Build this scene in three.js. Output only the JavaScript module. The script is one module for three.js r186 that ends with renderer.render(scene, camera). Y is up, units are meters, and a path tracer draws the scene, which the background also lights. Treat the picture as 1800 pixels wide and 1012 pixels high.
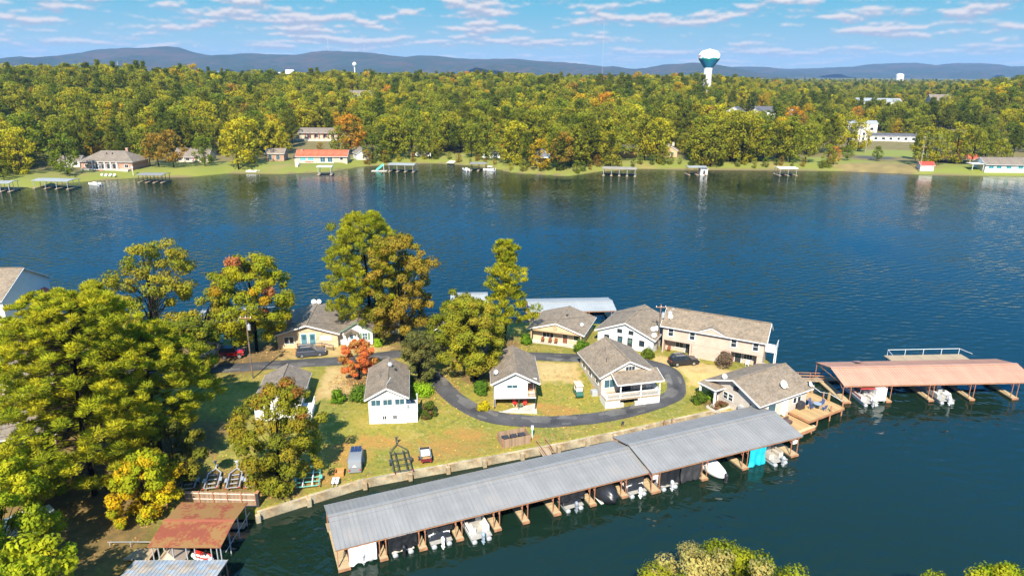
import * as THREE from 'three';
import { mergeGeometries } from 'three/addons/utils/BufferGeometryUtils.js';
import { ImprovedNoise } from 'three/addons/math/ImprovedNoise.js';

// ---------------------------------------------------------------- camera, sky, sun, exposure
const scene = new THREE.Scene();
const D2R = Math.PI / 180;
const camera = new THREE.PerspectiveCamera(45.73, 1024 / 575, 0.5, 40000);
camera.position.set(0, 50, 0);
camera.rotation.order = 'YXZ';
camera.rotation.set(-17.57 * D2R, 0, 0.4 * D2R);
const renderer = new THREE.WebGLRenderer({ antialias: true });
renderer.toneMapping = THREE.LinearToneMapping;
renderer.toneMappingExposure = 2.2;
renderer.shadowMap.enabled = true;
const sun = new THREE.DirectionalLight(new THREE.Color(1, 0.92, 0.78), 4.9);
sun.position.set(-30, 220, 236).multiplyScalar(1.5);
sun.target.position.set(0, 0, -100);
sun.position.add(sun.target.position);
sun.castShadow = true; sun.shadow.mapSize.set(4096, 4096);
Object.assign(sun.shadow.camera, { left: -160, right: 160, top: 160, bottom: -160, near: 10, far: 1200 });
scene.add(sun, sun.target);

function rngOf(seed) { let a = seed >>> 0; return () => { a = (a + 0x6D2B79F5) | 0; let t = Math.imul(a ^ (a >>> 15), 1 | a); t = (t + Math.imul(t ^ (t >>> 7), 61 | t)) ^ t; return ((t ^ (t >>> 14)) >>> 0) / 4294967296; }; }
const PN = new ImprovedNoise();
const noise = (x, y, z = 0) => PN.noise(x + 31.7, y + 17.3, z + 5.1);
const fbm = (x, y, o = 4, z = 0) => { let s = 0, a = 0.5, f = 1; for (let i = 0; i < o; i++) { s += a * noise(x * f, y * f, z + i * 7.3); a *= 0.5; f *= 2.03; } return s; };
const clamp = (x, a = 0, b = 1) => Math.min(b, Math.max(a, x));
const ss = (a, b, x) => { const t = clamp((x - a) / (b - a)); return t * t * (3 - 2 * t); };
const lerp = (a, b, t) => a + (b - a) * t;
const mix3 = (a, b, t) => [lerp(a[0], b[0], t), lerp(a[1], b[1], t), lerp(a[2], b[2], t)];

// sky: clear blue with rows of small flat fair-weather clouds all the way round
{
  const W = 4096, Hh = 2048, data = new Float32Array(W * Hh * 4);
  const cloudAt = (az, e) => {            // az, e in degrees
    const Y = 9.5 * Math.log(e + 2.6), X = az * 0.34;
    const th = az * D2R;                  // periodic in azimuth through a circle
    const cx = Math.cos(th) * 19.5, cz = Math.sin(th) * 19.5;
    let n = 0.62 * PN.noise(cx * 0.62, Y * .7, cz * 0.62) + 0.42 * PN.noise(cx * 1.6 + 9, Y * 1.8, cz * 1.6) + 0.2 * PN.noise(cx * 4.4, Y * 3.9 + 3, cz * 4.4) + 0.12 * PN.noise(cx * 12, Y * 9 + 3, cz * 12);
    return n;
  };
  for (let j = 0; j < Hh; j++) {
    const e = (j + 0.5) / Hh * 180 - 90;
    const el = Math.max(e, 0);
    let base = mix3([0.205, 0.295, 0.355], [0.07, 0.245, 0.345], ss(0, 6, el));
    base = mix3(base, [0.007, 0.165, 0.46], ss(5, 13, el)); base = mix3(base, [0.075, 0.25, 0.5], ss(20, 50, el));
    for (let i = 0; i < W; i++) {
      const k = (j * W + i) * 4;
      let c = base;
      if (e > 0 && e < 60) {
        const az = ((i + 0.5) / W - 0.5) * 360;
        const n = cloudAt(az, e), cover = lerp(0.08, 0.5, ss(5.5, 13, e));
        const a = ss(cover - 0.16, cover + 0.22, n);
        if (a > 0) {
          const up = cloudAt(az, e + 0.10 + e * 0.035);
          const lit = clamp(0.22 + (n - up) * 3.4);
          const cc = mix3([0.215, 0.24, 0.305], [0.415, 0.385, 0.38], lit);
          const fade = a * lerp(0.55, 0.92, ss(0.2, 3.0, e)) * (1 - ss(35, 58, e));
          c = mix3(base, cc, fade);
        }
      }
      data[k] = c[0]; data[k + 1] = c[1]; data[k + 2] = c[2]; data[k + 3] = 1;
    }
  }
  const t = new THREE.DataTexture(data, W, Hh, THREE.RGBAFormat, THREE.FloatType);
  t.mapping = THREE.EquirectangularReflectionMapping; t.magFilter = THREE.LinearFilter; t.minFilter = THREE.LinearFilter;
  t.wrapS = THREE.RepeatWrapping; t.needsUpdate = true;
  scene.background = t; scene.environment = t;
}

// ---------------------------------------------------------------- helpers
const taken = {};
function numbered(n) { taken[n] = (taken[n] || 0) + 1; return taken[n] === 1 ? n : n + '_' + String(taken[n] - 1).padStart(3, '0'); }
function tag(o, label, category, group) { o.userData.label = label; o.userData.category = category; if (group) o.userData.group = group; return o; }
function thing(name, label, category, [x, y, z] = [0, 0, 0], turn = 0, group) { const o = new THREE.Group(); o.name = numbered(name); o.position.set(x, y, z); o.rotation.y = turn; tag(o, label, category, group); scene.add(o); return o; }
const C = (r, g, b) => new THREE.Color().setRGB(r, g, b);
function mat(r, g, b, rough = 0.8, o = {}) { const m = new THREE.MeshStandardMaterial({ color: C(r, g, b), roughness: rough, side: THREE.DoubleSide, ...o }); return m; }
function boxUV(g) {
  const p = g.attributes.position, n = g.attributes.normal, uv = new Float32Array(p.count * 2);
  for (let i = 0; i < p.count; i++) {
    const ax = Math.abs(n.getX(i)), ay = Math.abs(n.getY(i)), az = Math.abs(n.getZ(i));
    const x = p.getX(i), y = p.getY(i), z = p.getZ(i);
    if (ay > 0.45 && ay >= Math.min(ax, az)) { if (ax > az) { uv[2 * i] = z; uv[2 * i + 1] = x / Math.max(ay, .3); } else { uv[2 * i] = x; uv[2 * i + 1] = z / Math.max(ay, .3); } }
    else if (ax > az) { uv[2 * i] = z; uv[2 * i + 1] = y; } else { uv[2 * i] = x; uv[2 * i + 1] = y; }
  }
  g.setAttribute('uv', new THREE.BufferAttribute(uv, 2));
}
function join(geos) {
  geos = [].concat(geos).flat(3).map(g => { g = g.index ? g.toNonIndexed() : g; for (const k of Object.keys(g.attributes)) if (!['position', 'normal', 'color'].includes(k)) g.deleteAttribute(k); return g; });
  return geos.length === 1 ? geos[0] : mergeGeometries(geos);
}
function M(name, geos, m, parent) {
  const g = join(geos); if (m.map || m.bumpMap) boxUV(g);
  const o = new THREE.Mesh(g, m); o.name = parent ? name : numbered(name); (parent || scene).add(o); return o;
}
const E3 = new THREE.Euler(), Q = new THREE.Quaternion(), V = (x, y, z) => new THREE.Vector3(x, y, z), UPV = V(0, 1, 0);
function bx(w, h, d, x = 0, y = 0, z = 0, rx = 0, ry = 0, rz = 0) { const g = new THREE.BoxGeometry(w, h, d); if (rx || ry || rz) g.applyQuaternion(Q.setFromEuler(E3.set(rx, ry, rz))); return g.translate(x, y, z); }
function cyl(r0, r1, h, x = 0, y = 0, z = 0, n = 10, rx = 0, rz = 0) { const g = new THREE.CylinderGeometry(r1, r0, h, n); if (rx) g.rotateX(rx); if (rz) g.rotateZ(rz); return g.translate(x, y, z); }
function ball(r, x, y, z, sx = 1, sy = 1, sz = 1, n = 10) { return new THREE.SphereGeometry(r, n, Math.ceil(n * .7)).scale(sx, sy, sz).translate(x, y, z); }
function bar(a, b, w, h = w, round = 0) {           // straight bar between two points
  const A = V(...a), B = V(...b), L = A.distanceTo(B), g = round ? new THREE.CylinderGeometry(w / 2, w / 2, L, 7) : new THREE.BoxGeometry(w, L, h);
  return g.applyQuaternion(Q.setFromUnitVectors(UPV, B.clone().sub(A).normalize())).translate((a[0] + b[0]) / 2, (a[1] + b[1]) / 2, (a[2] + b[2]) / 2);
}
function limb(pts, r0, r1, sides = 5) {             // tapered bent tube through points
  const pos = [], nor = [], idx = [], n = pts.length;
  for (let i = 0; i < n; i++) {
    const p = pts[i], t = pts[Math.min(n - 1, i + 1)].clone().sub(pts[Math.max(0, i - 1)]).normalize();
    const u = Math.abs(t.y) > 0.9 ? V(1, 0, 0) : V(0, 1, 0); const a = u.clone().cross(t).normalize(), b = t.clone().cross(a);
    const r = lerp(r0, r1, i / (n - 1));
    for (let k = 0; k < sides; k++) { const th = k / sides * 6.2832, d = a.clone().multiplyScalar(Math.cos(th)).addScaledVector(b, Math.sin(th)); pos.push(p.x + d.x * r, p.y + d.y * r, p.z + d.z * r); nor.push(d.x, d.y, d.z); }
  }
  for (let i = 0; i < n - 1; i++) for (let k = 0; k < sides; k++) { const a = i * sides + k, b = i * sides + (k + 1) % sides; idx.push(a, a + sides, b, b, a + sides, b + sides); }
  const g = new THREE.BufferGeometry(); g.setAttribute('position', new THREE.Float32BufferAttribute(pos, 3)); g.setAttribute('normal', new THREE.Float32BufferAttribute(nor, 3)); g.setIndex(idx); return g;
}
function extr(pts, depth, bevel = 0, holes) {       // extruded polygon, centred on z
  const s = new THREE.Shape(pts.map(p => new THREE.Vector2(p[0], p[1])));
  const g = new THREE.ExtrudeGeometry(s, { depth, bevelEnabled: bevel > 0, bevelSize: bevel, bevelThickness: bevel, bevelSegments: 2, steps: 1 });
  return g.translate(0, 0, -depth / 2);
}
function tri(list) { const g = new THREE.BufferGeometry(); g.setAttribute('position', new THREE.Float32BufferAttribute(list.flat(2), 3)); g.computeVertexNormals(); return g; }
function dataTex(w, h, f, srgb, repeat) {
  const d = new Uint8Array(w * h * 4);
  for (let j = 0; j < h; j++) for (let i = 0; i < w; i++) { const c = f(i, j), k = (j * w + i) * 4; for (let q = 0; q < 3; q++) { let v = clamp(c[q]); if (srgb) v = v <= 0.0031308 ? v * 12.92 : 1.055 * Math.pow(v, 1 / 2.4) - 0.055; d[k + q] = Math.round(v * 255); } d[k + 3] = 255; }
  const t = new THREE.DataTexture(d, w, h); t.magFilter = THREE.LinearFilter; t.minFilter = THREE.LinearFilter; t.wrapS = t.wrapT = THREE.RepeatWrapping; if (srgb) t.colorSpace = THREE.SRGBColorSpace; if (repeat) t.repeat.set(...repeat); t.needsUpdate = true; return t;
}
// tileable value noise for textures
function tileNoise(seed, n) { const r = rngOf(seed), a = Float32Array.from({ length: n * n }, r); return (u, v) => { u = ((u % 1) + 1) % 1 * n; v = ((v % 1) + 1) % 1 * n; const i = Math.floor(u), j = Math.floor(v), fu = ss(0, 1, u - i), fv = ss(0, 1, v - j), q = (x, y) => a[(y % n) * n + x % n]; return lerp(lerp(q(i, j), q(i + 1, j), fu), lerp(q(i, j + 1), q(i + 1, j + 1), fu), fv); }; }

// ---------------------------------------------------------------- materials
const tn8 = tileNoise(1, 8), tn32 = tileNoise(2, 32), tn128 = tileNoise(3, 128), tn4 = tileNoise(4, 4), tn64 = tileNoise(6, 64);
function shingle(r, g, b, seed) {   // mottled asphalt shingles, 6 m tile, rows of 0.15 m
  const N = 480, rows = 40, rr = rngOf(seed), tabs = Array.from({ length: rows }, () => { const o = rr() * 20; return Array.from({ length: 24 }, () => rr()).concat(o); });
  const t = dataTex(N, N, (i, j) => { const v = j / N * rows, row = Math.floor(v), u = i / N * 24 + (row % 2) * 0.5, tb = tabs[row][Math.floor(u) % 24]; const k = .64 * (0.72 + 0.42 * tb + 0.16 * (tn128(i / N, j / N) - .5) + 0.3 * (tn8(i / N, j / N) - .5) - (v - row < 0.1 ? 0.16 : 0)); const w = tn32(i / N + .3, j / N) - .5; return [r * k * (1 + .15 * w), g * k, b * k * (1 - .2 * w)]; }, true, [1 / 6, 1 / 6]);
  return new THREE.MeshStandardMaterial({ map: t, roughness: 0.95, side: THREE.DoubleSide });
}
function siding(r, g, b, lap = 0.2, rough = 0.6) {   // lapped boards, 4 m tile
  const N = 256, rows = Math.round(4 / lap);
  const col = dataTex(N, N, (i, j) => { const k = .76 * (0.9 + 0.14 * tn8(i / N, j / N) + 0.08 * (tn64(i / N, j / N) - .5) + .06 * (tn4(i / N * .5, j / N) - .5)); return [r * k, g * k, b * k]; }, true, [1 / 4, 1 / 4]);
  const bmp = dataTex(N, N, (i, j) => { const f = (j / N * rows) % 1; const h = 1 - f * 0.9; return [h, h, h]; }, false, [1 / 4, 1 / 4]);
  return new THREE.MeshStandardMaterial({ map: col, bumpMap: bmp, bumpScale: 0.02, roughness: rough, side: THREE.DoubleSide });
}
function mottled(r, g, b, amp, rough, scale = 4, warm = 0) {
  const N = 256; const t = dataTex(N, N, (i, j) => { const u = i / N, v = j / N, k = .8 * (1 + amp * (1.1 * (tn4(u, v) - .5) + 0.9 * (tn8(u + .2, v) - .5) + 0.7 * (tn32(u, v) - .5) + .6 * (tn128(u, v) - .5))), w = warm * (tn8(u, v + .5) - .5); return [r * k * (1 + w), g * k, b * k * (1 - w)]; }, true, [1 / scale, 1 / scale]);
  return new THREE.MeshStandardMaterial({ map: t, roughness: rough, side: THREE.DoubleSide });
}
function planks(r, g, b, w, amp = 0.4, along = 'v') {   // boards, 3 m tile
  const N = 256, n = Math.round(3 / w), rr = rngOf(77 + n), tone = Array.from({ length: n }, rr);
  const t = dataTex(N, N, (i, j) => { const a = (along === 'v' ? i : j) / N * n, k0 = Math.floor(a) % n, f = a - Math.floor(a), gr = along === 'v' ? tn64(i / N * 2, j / N * .15) : tn64(i / N * .15, j / N * 2); const k = .8 * (1 - amp / 2 + amp * tone[k0]) * (0.85 + .3 * gr) * (f < 0.07 ? 0.5 : 1); return [r * k, g * k, b * k]; }, true, [1 / 3, 1 / 3]);
  return new THREE.MeshStandardMaterial({ map: t, roughness: 0.85, side: THREE.DoubleSide });
}
function sheetMetal(r, g, b, rust, seed) {   // long roof sheets: a tone for each sheet, laps, streaks running down the slope; 16 m x 8 m tile
  const N = 512, rr = rngOf(seed), tone = Array.from({ length: 16 }, rr), st = tileNoise(seed + 1, 64);
  const t = dataTex(N, N, (i, j) => { const u = i / N, v = j / N, k = Math.floor(u * 16), str = st(u, v * .06), f = tn128(u, v) - .5; let m = .7 * (.96 + .08 * tone[k] + .14 * (tn8(u, v) - .5) + .1 * f + .14 * (str - .5)); if (Math.abs(v - .5) < .006) m *= .82; const q = rust * ss(.72, .9, str * .6 + .45 * tn8(u + .3, v)); return [r * m * (1 + q * .35), g * m * (1 - q * .15), b * m * (1 - q * .45)]; }, true, [1 / 16, 1 / 8]);
  return new THREE.MeshStandardMaterial({ map: t, roughness: .5, side: THREE.DoubleSide });
}
const MT = {
  roofBrown: shingle(0.315, 0.245, 0.175, 11), roofTan: shingle(0.35, 0.27, 0.19, 12), roofGrey: shingle(0.30, 0.245, 0.19, 13), roofSlate: shingle(0.14, 0.14, 0.16, 14), roofOrange: mottled(0.45, 0.115, 0.05, .4, .8, 4, .3),
  white: siding(0.80, 0.79, 0.75), whiteSmooth: mottled(0.8, 0.79, 0.76, .06, .6), cream: siding(0.66, 0.54, 0.40, .2), tan: siding(0.62, 0.43, 0.25, .25), pinkBeige: siding(0.66, 0.50, 0.40, .25), beige: siding(0.68, 0.59, 0.50, .2), green: siding(0.36, 0.5, 0.2, .2), brick: mottled(0.46, 0.27, 0.19, .35, .9, 2, .3), peach: siding(0.7, 0.52, 0.33, .25),
  trim: mat(0.68, 0.68, 0.66, .5), trimGreen: mat(0.12, 0.2, 0.12, .6), glass: mat(0.025, 0.035, 0.045, .06, { metalness: 0 }), glassTeal: mat(0.04, 0.10, 0.13, .08), dark: mat(0.03, 0.03, 0.035, .6), black: mat(0.015, 0.015, 0.017, .5),
  concrete: mottled(0.44, 0.35, 0.22, .5, .9, 5, .25), concretePale: mottled(0.6, 0.55, 0.46, .3, .9, 4), deckWood: planks(0.52, 0.33, 0.14, .14, .35), deckGrey: planks(0.40, 0.30, 0.19, .15, .4), plankX: planks(0.5, 0.375, 0.21, .15, .35, 'h'), fence: planks(0.33, 0.22, 0.14, .12, .6), post: mottled(0.42, 0.2, 0.1, .35, .8, 2), steel: mat(0.42, 0.43, 0.45, .4, { metalness: .7 }), galv: mat(0.5, 0.52, 0.55, .45, { metalness: .4 }),
  metalRoof: sheetMetal(0.32, 0.31, 0.297, .12, 41), metalPale: mottled(0.37, 0.385, 0.385, .12, .5, 9), metalPink: sheetMetal(0.64, 0.35, 0.235, .25, 43), pipe: mat(0.35, 0.15, 0.08, .6), bark: mottled(0.17, 0.12, 0.085, .6, .95, 2), barkPale: mottled(0.36, 0.3, 0.24, .5, .95, 2), plasticWhite: mat(0.82, 0.82, 0.8, .35), red: mat(0.5, 0.03, 0.02, .4), float: mat(0.06, 0.06, 0.06, .8), rubber: mat(0.018, 0.018, 0.018, .85), rim: mat(0.55, 0.56, 0.58, .3, { metalness: .8 }), tarp: mat(0.016, 0.017, 0.02, .38), tarpGloss: mat(0.02, 0.022, 0.026, .25), canvasWhite: mat(0.8, 0.79, 0.77, .6), turq: mat(0.01, 0.42, 0.55, .6), wire: mat(0.25, 0.25, 0.26, .6), doorBrown: mat(0.18, 0.06, 0.03, .5), doorTeal: mat(0.08, 0.2, 0.25, .5), terracotta: mat(0.5, 0.16, 0.07, .8), shade: mat(0.2, 0.12, 0.09, .9),
};
// ---------------------------------------------------------------- near land
const WALL = [[-29.3, -67.2], [-24.3, -70.3], [-18.3, -73.9], [-12.9, -75.9], [-3.6, -79.1], [6.4, -82.8], [14.6, -86.0], [23.5, -89.8], [30.2, -92.7], [35.0, -92.6], [38.3, -91.0]];
const SHORE = [...WALL, [41, -91.5], [46, -96], [47, -101], [44.5, -104.5], [45.5, -112], [38, -120], [28, -126], [10, -127], [-6, -127], [-24, -128], [-41, -128], [-52, -124], [-62, -119], [-84, -129], [-115, -137], [-150, -140], [-150, -44], [-62, -40], [-52, -48], [-44.5, -52], [-41, -57], [-39.5, -61], [-38.5, -66.2], [-34, -67.6]];
function segDist(px, pz, a, b) { const dx = b[0] - a[0], dz = b[1] - a[1], t = clamp(((px - a[0]) * dx + (pz - a[1]) * dz) / (dx * dx + dz * dz)); return Math.hypot(px - a[0] - t * dx, pz - a[1] - t * dz); }
function inside(x, z, P) { let c = false; for (let i = 0, j = P.length - 1; i < P.length; j = i++) if ((P[i][1] > z) !== (P[j][1] > z) && x < (P[j][0] - P[i][0]) * (z - P[i][1]) / (P[j][1] - P[i][1]) + P[i][0]) c = !c; return c; }
function sdPoly(x, z, P) { let d = 1e9; for (let i = 0, j = P.length - 1; i < P.length; j = i++) d = Math.min(d, segDist(x, z, P[j], P[i])); return inside(x, z, P) ? d : -d; }
const lineDist = (x, z, P) => { let d = 1e9; for (let i = 1; i < P.length; i++) d = Math.min(d, segDist(x, z, P[i - 1], P[i])); return d; };
function inland(x, z) {      // height of the peninsula away from its edge
  let t = -(x + 29.3) * 0.396 - (z + 67.2) * 0.918;
  t += 14 * ss(22, 36, x) * ss(-98, -104, z);
  return 1.4 + 1.8 * ss(4, 20, t) + 0.10 * noise(x * .12, z * .12) + .05 * noise(x * .5, z * .5);
}
function landY(x, z) {
  const sd = sdPoly(x, z, SHORE), walled = lineDist(x, z, WALL) < 2.5;
  const k = walled ? ss(-0.28, 0.1, sd) : ss(-3, 1.6, sd);
  return lerp(-1.8, inland(x, z), k);
}
const ROAD_UP = [[-110, -91], [-75, -98], [-47.5, -102.9], [-39.7, -104.4], [-28.7, -106.3], [-19.7, -109.3], [-12.7, -109.6], [3, -108.8], [11.5, -108.2], [18, -108.3]];
const ROAD_LOOP = [[18, -108.3], [22.5, -106.9], [25.6, -104.4], [26.7, -101.3], [25.9, -98], [22.6, -95.0], [17.2, -91.9], [10.1, -89.6], [2.6, -88.7], [-3.6, -89.6], [-8.5, -93.3], [-12.4, -100], [-15.3, -105.5], [-17.2, -108.2]];
function ribbon(name, pts, w, lift, m, step = 0.6, uvScale = 1) {
  const curve = new THREE.CatmullRomCurve3(pts.map(p => V(p[0], 0, p[1]))), L = curve.getLength(), n = Math.ceil(L / step), pos = [], uv = [], idx = [], cr = 8;
  for (let i = 0; i <= n; i++) {
    const p = curve.getPointAt(i / n), t = curve.getTangentAt(i / n), nx = t.z, nz = -t.x;
    for (let k = 0; k <= cr; k++) { const edge = k === 0 || k === cr; const wob = edge ? .12 * noise(i * .35, k * 9.1) : 0; const s = (k / cr - .5) * w + wob, x = p.x + nx * s, z = p.z + nz * s; pos.push(x, inland(x, z) + lift - (edge ? .03 : 0), z); uv.push(i / n * L * uvScale, s * uvScale); }
    if (i < n) for (let k = 0; k < cr; k++) { const a = i * (cr + 1) + k; idx.push(a, a + cr + 1, a + 1, a + 1, a + cr + 1, a + cr + 2); }
  }
  const g = new THREE.BufferGeometry(); g.setAttribute('position', new THREE.Float32BufferAttribute(pos, 3)); g.setAttribute('uv', new THREE.Float32BufferAttribute(uv, 2)); g.setIndex(idx); g.computeVertexNormals();
  const o = new THREE.Mesh(g, m); o.name = numbered(name); o.userData.kind = 'structure'; scene.add(o); return o;
}
const GRAVEL = [
  [[24, -110.5], [28, -108.6], [34, -105.6], [37.5, -102.4], [34, -98.6], [29.5, -100], [27.5, -104], [24, -107]],
  [[3.8, -106.6], [11.2, -106.2], [11.4, -99.6], [4.2, -99]],
  [[-52, -106.3], [-40, -106.6], [-28, -108.5], [-21, -110.8], [-20, -113], [-30, -113.4], [-52, -112]],
  [[-29.2, -92], [-24.8, -93.5], [-23, -99], [-23.8, -104.5], [-30.5, -103.5], [-30.2, -97]],
  [[-19, -111], [-13.8, -111], [-13.5, -117], [-19, -118]],
];
const BROWN = [[-9, -81.5, 7, 3.4], [-17, -82, 6, 1.8], [-12, -79, 4, 2], [-22, -79.5, 4, 3], [7, -91.8, 4, 1.6], [4, -92.6, 4, 1.2], [-24, -74, 3, 2], [-6, -84.5, 4, 2.5], [13, -90.9, 3, .7], [2.5, -84.5, 3, 1]];
const LITTER = [[-55, -72, 18], [-43, -80, 7], [-46, -62, 9], [-45, -107, 8], [-63, -108, 12], [-15, -117, 8], [-3, -114, 5], [-28, -72, 3], [-70, -90, 14], [-90, -100, 20], [-36, -71, 5], [-24, -98, 2.4], [-6, -100, 3], [31, -94.5, 2]];
{
  const X0 = -150, X1 = 58, Z0 = -142, Z1 = -34, st = 0.5, nx = Math.round((X1 - X0) / st), nz = Math.round((Z1 - Z0) / st);
  const pos = new Float32Array((nx + 1) * (nz + 1) * 3), uv = new Float32Array((nx + 1) * (nz + 1) * 2), idx = [];
  for (let j = 0; j <= nz; j++) for (let i = 0; i <= nx; i++) { const k = j * (nx + 1) + i, x = X0 + i * st, z = Z0 + j * st; pos.set([x, landY(x, z), z], k * 3); uv.set([i / nx, j / nz], k * 2); }
  for (let j = 0; j < nz; j++) for (let i = 0; i < nx; i++) { const a = j * (nx + 1) + i, b = a + nx + 1; if (Math.max(pos[a * 3 + 1], pos[b * 3 + 1], pos[a * 3 + 4], pos[b * 3 + 4]) < -1.7) continue; idx.push(a, b, a + 1, a + 1, b, b + 1); }
  const g = new THREE.BufferGeometry(); g.setAttribute('position', new THREE.BufferAttribute(pos, 3)); g.setAttribute('uv', new THREE.BufferAttribute(uv, 2)); g.setIndex(idx); g.computeVertexNormals();
  const TW = 2048, TH = 1064, rr = rngOf(5);
  const tex = dataTex(TW, TH, (i, j) => {
    const x = lerp(X0, X1, (i + .5) / TW), z = lerp(Z0, Z1, (j + .5) / TH);
    if (x < -112 || z > -42) return [0.1, 0.09, 0.04];
    const n1 = fbm(x * .16, z * .16, 3), n2 = noise(x * .9, z * .9), n3 = noise(x * 3.1, z * 3.1), sp = rr() - .5;
    let c = mix3([0.31, 0.255, 0.045], [0.175, 0.2, 0.028], clamp(.45 + 1.5 * n1 + .55 * n2 + .45 * n3)); c = mix3(c, [0.4, 0.31, 0.12], ss(.12, .3, n2 * .6 + n3 * .5 + n1 * .5) * .6); c = mix3(c, [0.1, 0.13, 0.02], ss(.2, .38, noise(x * 1.6 + 9, z * 1.6) + .3 * n3) * .5);
    c = mix3(c, [0.38, 0.28, 0.085], clamp(1.9 * noise(x * .23 + 40, z * .3) - .25 + .5 * n2) * .75);
    let br = 0; for (const b of BROWN) { const q = Math.hypot((x - b[0]) / b[2], (z - b[1]) / b[3]); br = Math.max(br, 1 - ss(.35, 1.15, q + .7 * n1 + .25 * n2)); }
    c = mix3(c, mix3([0.42, 0.22, 0.065], [0.34, 0.215, 0.06], .5 + n2 + n3 * .5), br * .95);
    for (const P of GRAVEL) { const b = P[0]; if (Math.abs(x - b[0]) > 36 || Math.abs(z - b[1]) > 16) continue; const s = sdPoly(x, z, P) + .9 * n2 + .8 * n1; const k = ss(-.5, .7, s); if (k > 0) c = mix3(c, mix3([0.58, 0.43, 0.26], [0.45, 0.29, 0.14], clamp(.4 + n2 * .6 + n3 * .5 + n1)), k * .95); }
    let li = 0; for (const b of LITTER) { const q = Math.hypot(x - b[0], z - b[1]) / b[2]; li = Math.max(li, 1 - ss(.55, 1.1, q + .6 * n1 + .3 * n2)); }
    c = mix3(c, mix3([0.25, 0.15, 0.07], [0.13, 0.085, 0.04], clamp(.5 + n2 + n3)), li * .9);
    const v = .72 * (1 + .3 * sp + .22 * n3); return [c[0] * v, c[1] * v, c[2] * v * .7];
  }, true);
  tex.wrapS = tex.wrapT = THREE.ClampToEdgeWrapping;
  const o = new THREE.Mesh(g, new THREE.MeshStandardMaterial({ map: tex, roughness: 1, side: THREE.DoubleSide })); o.name = 'ground'; o.userData.kind = 'structure'; scene.add(o);
}
{
  const N = 512, asph = dataTex(N, N, (i, j) => { const u = i / N, v = j / N; const k = .82 + .5 * (tn8(u, v) - .5) + .55 * (tn4(u + .3, v) - .5) + .35 * (tn128(u, v) - .5); const p = ss(.70, .76, tn8(u + .13, v * 2)) * .5; return [(.066 + p * .11) * k, (.064 + p * .1) * k, (.066 + p * .08) * k]; }, true, [1 / 12, 1 / 12]);
  const m = new THREE.MeshStandardMaterial({ map: asph, roughness: .95, side: THREE.DoubleSide });
  ribbon('road', ROAD_UP, 3.4, .06, m); ribbon('road', ROAD_LOOP, 3.0, .072, m);
}
// concrete retaining wall along the lawn
{
  const w = thing('retaining_wall', 'tan concrete retaining wall along the lawn edge with stubby buttresses', 'wall', [0, 0, 0]);
  for (let i = 1; i < WALL.length; i++) {
    const a = WALL[i - 1], b = WALL[i], L = Math.hypot(b[0] - a[0], b[1] - a[1]), an = Math.atan2(-(b[1] - a[1]), b[0] - a[0]);
    const n = Math.max(1, Math.round(L / 5)), l = L / n;
    for (let k = 0; k < n; k++) {
      const t = (k + .5) / n, x = lerp(a[0], b[0], t), z = lerp(a[1], b[1], t), h = .06 * noise(x, z);
      M('wall_section', bx(l - .04, 2.8, .4, x, .04 + h, z, 0, an + .01 * noise(x * 3, 1)), MT.concrete, w);
      if (i < 9) { const bxx = lerp(a[0], b[0], k / n), bz = lerp(a[1], b[1], k / n); M('buttress', bx(.5, 2.2, .55, bxx + Math.sin(an) * .38, .15 + h, bz + Math.cos(an) * .38, 0, an), MT.concrete, w); }
    }
  }
}
// near bank out of frame that carries the trees in front
{
  const g = new THREE.PlaneGeometry(150, 44, 75, 22).rotateX(-Math.PI / 2).translate(35, 0, -14), p = g.attributes.position;
  for (let i = 0; i < p.count; i++) { const x = p.getX(i), z = p.getZ(i); p.setY(i, lerp(-1.5, 2 + noise(x * .1, z * .1), ss(-36, -30, z + 3 * noise(x * .07, 2)))); }
  g.computeVertexNormals(); const o = M('bank', g, mottled(.16, .13, .05, .5, 1, 6)); o.userData.kind = 'structure';
}
// ---------------------------------------------------------------- lake
{
  const N = 2048, waves = [], r = rngOf(9); const T = 110, lanes = tileNoise(12, 5), lanes2 = tileNoise(13, 13);
  for (let i = 0; i < 36; i++) { const len = Math.exp(lerp(Math.log(.4), Math.log(3.6), r())), th = (r() - .5) * 1.9 + 1.25; let kx = Math.round(Math.cos(th) * T / len), kz = Math.round(Math.sin(th) * T / len); if (!kx && !kz) kz = 3; waves.push([kx, kz, r() * 6.28, Math.pow(len, 1.0) * (0.6 + r())]); }
  const sumA = waves.reduce((s, w) => s + w[3] * w[3], 0) ** .5;
  const bmp = dataTex(N, N, (i, j) => { let h = 0; for (const w of waves) h += w[3] * Math.sin(6.28318 * (w[0] * i + w[1] * j) / N + w[2]); const am = .45 + .8 * lanes(i / N, j / N) + .5 * (lanes2(i / N, j / N) - .5); h = .5 + h / sumA * .085 * am; return [h, h, h]; }, false, [1 / T, 1 / T]);
  const g = new THREE.PlaneGeometry(1700, 520, 1, 1).rotateX(-Math.PI / 2).translate(0, .3, -210);
  const uv = g.attributes.uv, p = g.attributes.position; for (let i = 0; i < p.count; i++) uv.setXY(i, p.getX(i), p.getZ(i));
  const m = new THREE.MeshPhysicalMaterial({ color: C(0.0055, 0.017, 0.010), roughness: .07, ior: 1.38, bumpMap: bmp, bumpScale: .36 });
  const o = new THREE.Mesh(g, m); o.name = 'lake_water'; o.userData.kind = 'structure'; scene.add(o);
}
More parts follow.
